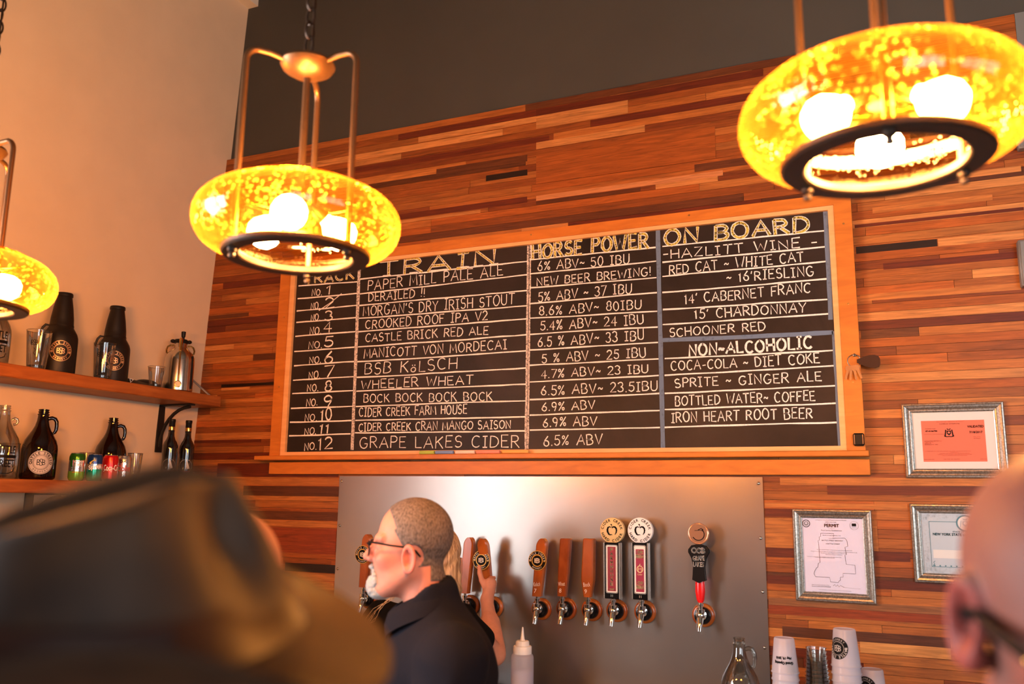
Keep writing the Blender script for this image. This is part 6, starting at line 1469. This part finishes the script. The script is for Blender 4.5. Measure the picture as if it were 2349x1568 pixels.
def crown(u, v):
    """v 0..1 from the brim up over the top to the middle"""
    c, s = math.cos(u), math.sin(u)
    if v < .62: r = 1-.04*(v/.62); zz = H_*(v/.62)*.93
    else:
        q = (v-.62)/.38; r = .96*math.cos(q*PI/2)**.55 if q < 1 else 0.0; zz = H_*(.93+.07*min(1, q*3.2))
    k = zz/H_
    f, l = A_*r*c, B_*r*s
    f *= 1-.16*k; l *= 1-.46*k
    fn = max(0.0, c)**1.5
    l *= 1-.72*k*fn                                   # narrowed front
    dent = math.exp(-((abs(u if u <= PI else u-2*PI)-.62)/.30)**2)*math.sin(min(1, k*1.05)*PI)**1.2      # thumb dents either side of the front
    f -= .017*dent*c; l -= .020*dent*s
    f -= .038*k**1.1*max(0.0, c)**.8
    if v > .60:                                     # lengthwise crease between two ridges
        zz -= .034*math.exp(-(l/.013)**2)*min(1, (v-.60)/.14)
    zz += .034*k*(f/A_)
    return (f+.004*k, l, zz)
R = []
for j in range(NV+1):
    v = .995*j/NV; R.append([tuple(hf.w(crown(2*PI*i/NU, v))) for i in range(NU)])
hat.loft(R, False, True)
ht = MB(); 
base_hat = hat.build('hat', 'hat_leather', t, angle=180)
base_hat['label'] = 'dark brown leather hat with a creased crown'
def brim(u, q, top=1):
    c, s = math.cos(u), math.sin(u); w = .054+.004*max(0, c)
    f, l = (A_+w*q)*c, (B_+w*q)*s*(1-.10*q*q)
    z = .034*(abs(s)**4)*q**1.7-.026*q*max(0, c)**1.5-.012*q*max(0, -c)**2+.006*q*math.sin(3*u+.6)
    return (f, l, z+(.0015 if top else -.0018))
mb = MB(); R = [[tuple(hf.w(brim(2*PI*i/NU, j/12))) for i in range(NU)] for j in range(13)]+[[tuple(hf.w(brim(2*PI*i/NU, (12-j)/12, 0))) for i in range(NU)] for j in range(13)]
mb.loft(R, False, False); mb.build('brim', 'hat_leather', base_hat, angle=60)
mb = MB(); R = []
for zz, o in [(.002, .003), (.003, .0045), (.026, .0040), (.027, .001)]:
    R.append([tuple(hf.w((lambda p, c=math.cos(2*PI*i/NU), s=math.sin(2*PI*i/NU): (p[0]+o*c, p[1]+o*s, zz))(crown(2*PI*i/NU, .62*zz/(H_*.93))))) for i in range(NU)])
mb.loft(R, False, False); mb.build('hat_band', 'dark_leather', base_hat)

# --- the person behind the hat: only the curve of a bald head shows
b0 = Frame((-.817, -2.714, 1.570), (.55, .83, 0))
t = thing('person', 'bald person mostly hidden behind the leather hat', 'person', (b0.o[0], b0.o[1], 0))
tb = lambda v: np.repeat(np.array([[.46, .18, .11]]), len(v), 0)
sdf_obj('body', lambda Q: smin(head_sdf(Q), smin(cone(Q, (-.045, 0, -.16), (-.06, 0, -.30), .060, .09), cone(Q, (-.06, -.17, -.33), (-.06, .17, -.33), .075, .075), .06), .04), (-.24, -.30, -.42), (.16, .30, .145), .008, 'skin', t, b0, tb)
sdf_obj('shirt', lambda Q: np.maximum(smin(smin(cone(Q, (-.06, -.18, -.34), (-.06, .18, -.34), .09, .09), cone(Q, (-.06, 0, -.42), (-.05, 0, -.85), .16, .16), .08), smin(cone(Q, (-.06, -.21, -.35), (-.02, -.24, -.66), .07, .05), cone(Q, (-.06, .21, -.35), (-.02, .24, -.66), .07, .05), .01), .04), Q[:, 2]+.255), (-.30, -.38, -1.03), (.16, .38, -.23), .014, 'shirt_dark', t, b0)
sdf_obj('trousers', lambda Q: smin(chain(Q, [(-.06, -.09, -.86), (-.03, -.10, -1.18), (-.05, -.10, -1.53)], [.10, .075, .055], .03), chain(Q, [(-.06, .09, -.86), (-.03, .10, -1.18), (-.05, .10, -1.53)], [.10, .075, .055], .03), .04), (-.25, -.26, -1.60), (.14, .26, -.72), .02, 'trouser_cloth', t, b0)

# --- the bald man with spectacles at the right edge, turned towards the camera
rd = V3(.115, .61, 0); rd /= np.linalg.norm(rd)
FY = math.radians(RM_YAW); fw = V3(-rd[0]*math.cos(FY)+rd[1]*math.sin(FY), -rd[1]*math.cos(FY)-rd[0]*math.sin(FY), 0); fw[2] = -math.tan(math.radians(RM_PITCH))
r0 = Frame(RM_POS, tuple(fw))
t = thing('person', 'bald person wearing dark spectacles, face close up and blurred at the right edge', 'person', (RM_POS[0], RM_POS[1], 0))
EK = dict(flare=.28, size=1.0, c=(.010, .0715, -.008))
NR = ((-.018, 0, -.085), (-.060, 0, -.215), .060, .066)
def rman(Q):
    d = head_sdf(Q, neck=NR, earkw=EK)
    return smin(d, smin(cone(Q, (-.055, 0, -.19), (-.085, 0, -.31), .064, .10), cone(Q, (-.10, -.17, -.34), (-.10, .17, -.34), .075, .075), .06), .03)
hd = sdf_obj('body', lambda Q: rman(Q), (-.26, -.29, -.44), (.16, .29, .145), .0042, 'skin', t, r0, skin_tint((.16, .056, .042), (.25, .012, .011)))
spectacles(r0, t, f0=.121, z0=-.020, r=.0042, drop=.020)
mb = MB(); p = r0.w((.099, -.0765, -.006)); mb.sphere(tuple(p), .0030, 10, 6); mb.build('hinge_rivet', 'brass', t)
rb = Frame(RM_POS, (fw[0], fw[1], 0))
sdf_obj('shirt', lambda Q: np.maximum(smin(smin(cone(Q, (-.16, -.18, -.36), (-.16, .18, -.36), .09, .09), cone(Q, (-.16, 0, -.44), (-.15, 0, -.90), .16, .16), .08), smin(cone(Q, (-.16, -.21, -.37), (-.12, -.24, -.68), .07, .05), cone(Q, (-.16, .21, -.37), (-.12, .24, -.68), .07, .05), .01), .04), Q[:, 2]+.285), (-.40, -.38, -1.08), (.06, .38, -.26), .014, 'shirt_dark', t, rb)
sdf_obj('trousers', lambda Q: smin(chain(Q, [(-.16, -.09, -.90), (-.13, -.10, -1.22), (-.15, -.10, -1.56)], [.10, .075, .055], .03), chain(Q, [(-.16, .09, -.90), (-.13, .10, -1.22), (-.15, .10, -1.56)], [.10, .075, .055], .03), .04), (-.35, -.26, -1.64), (.04, .26, -.76), .02, 'trouser_cloth', t, rb)
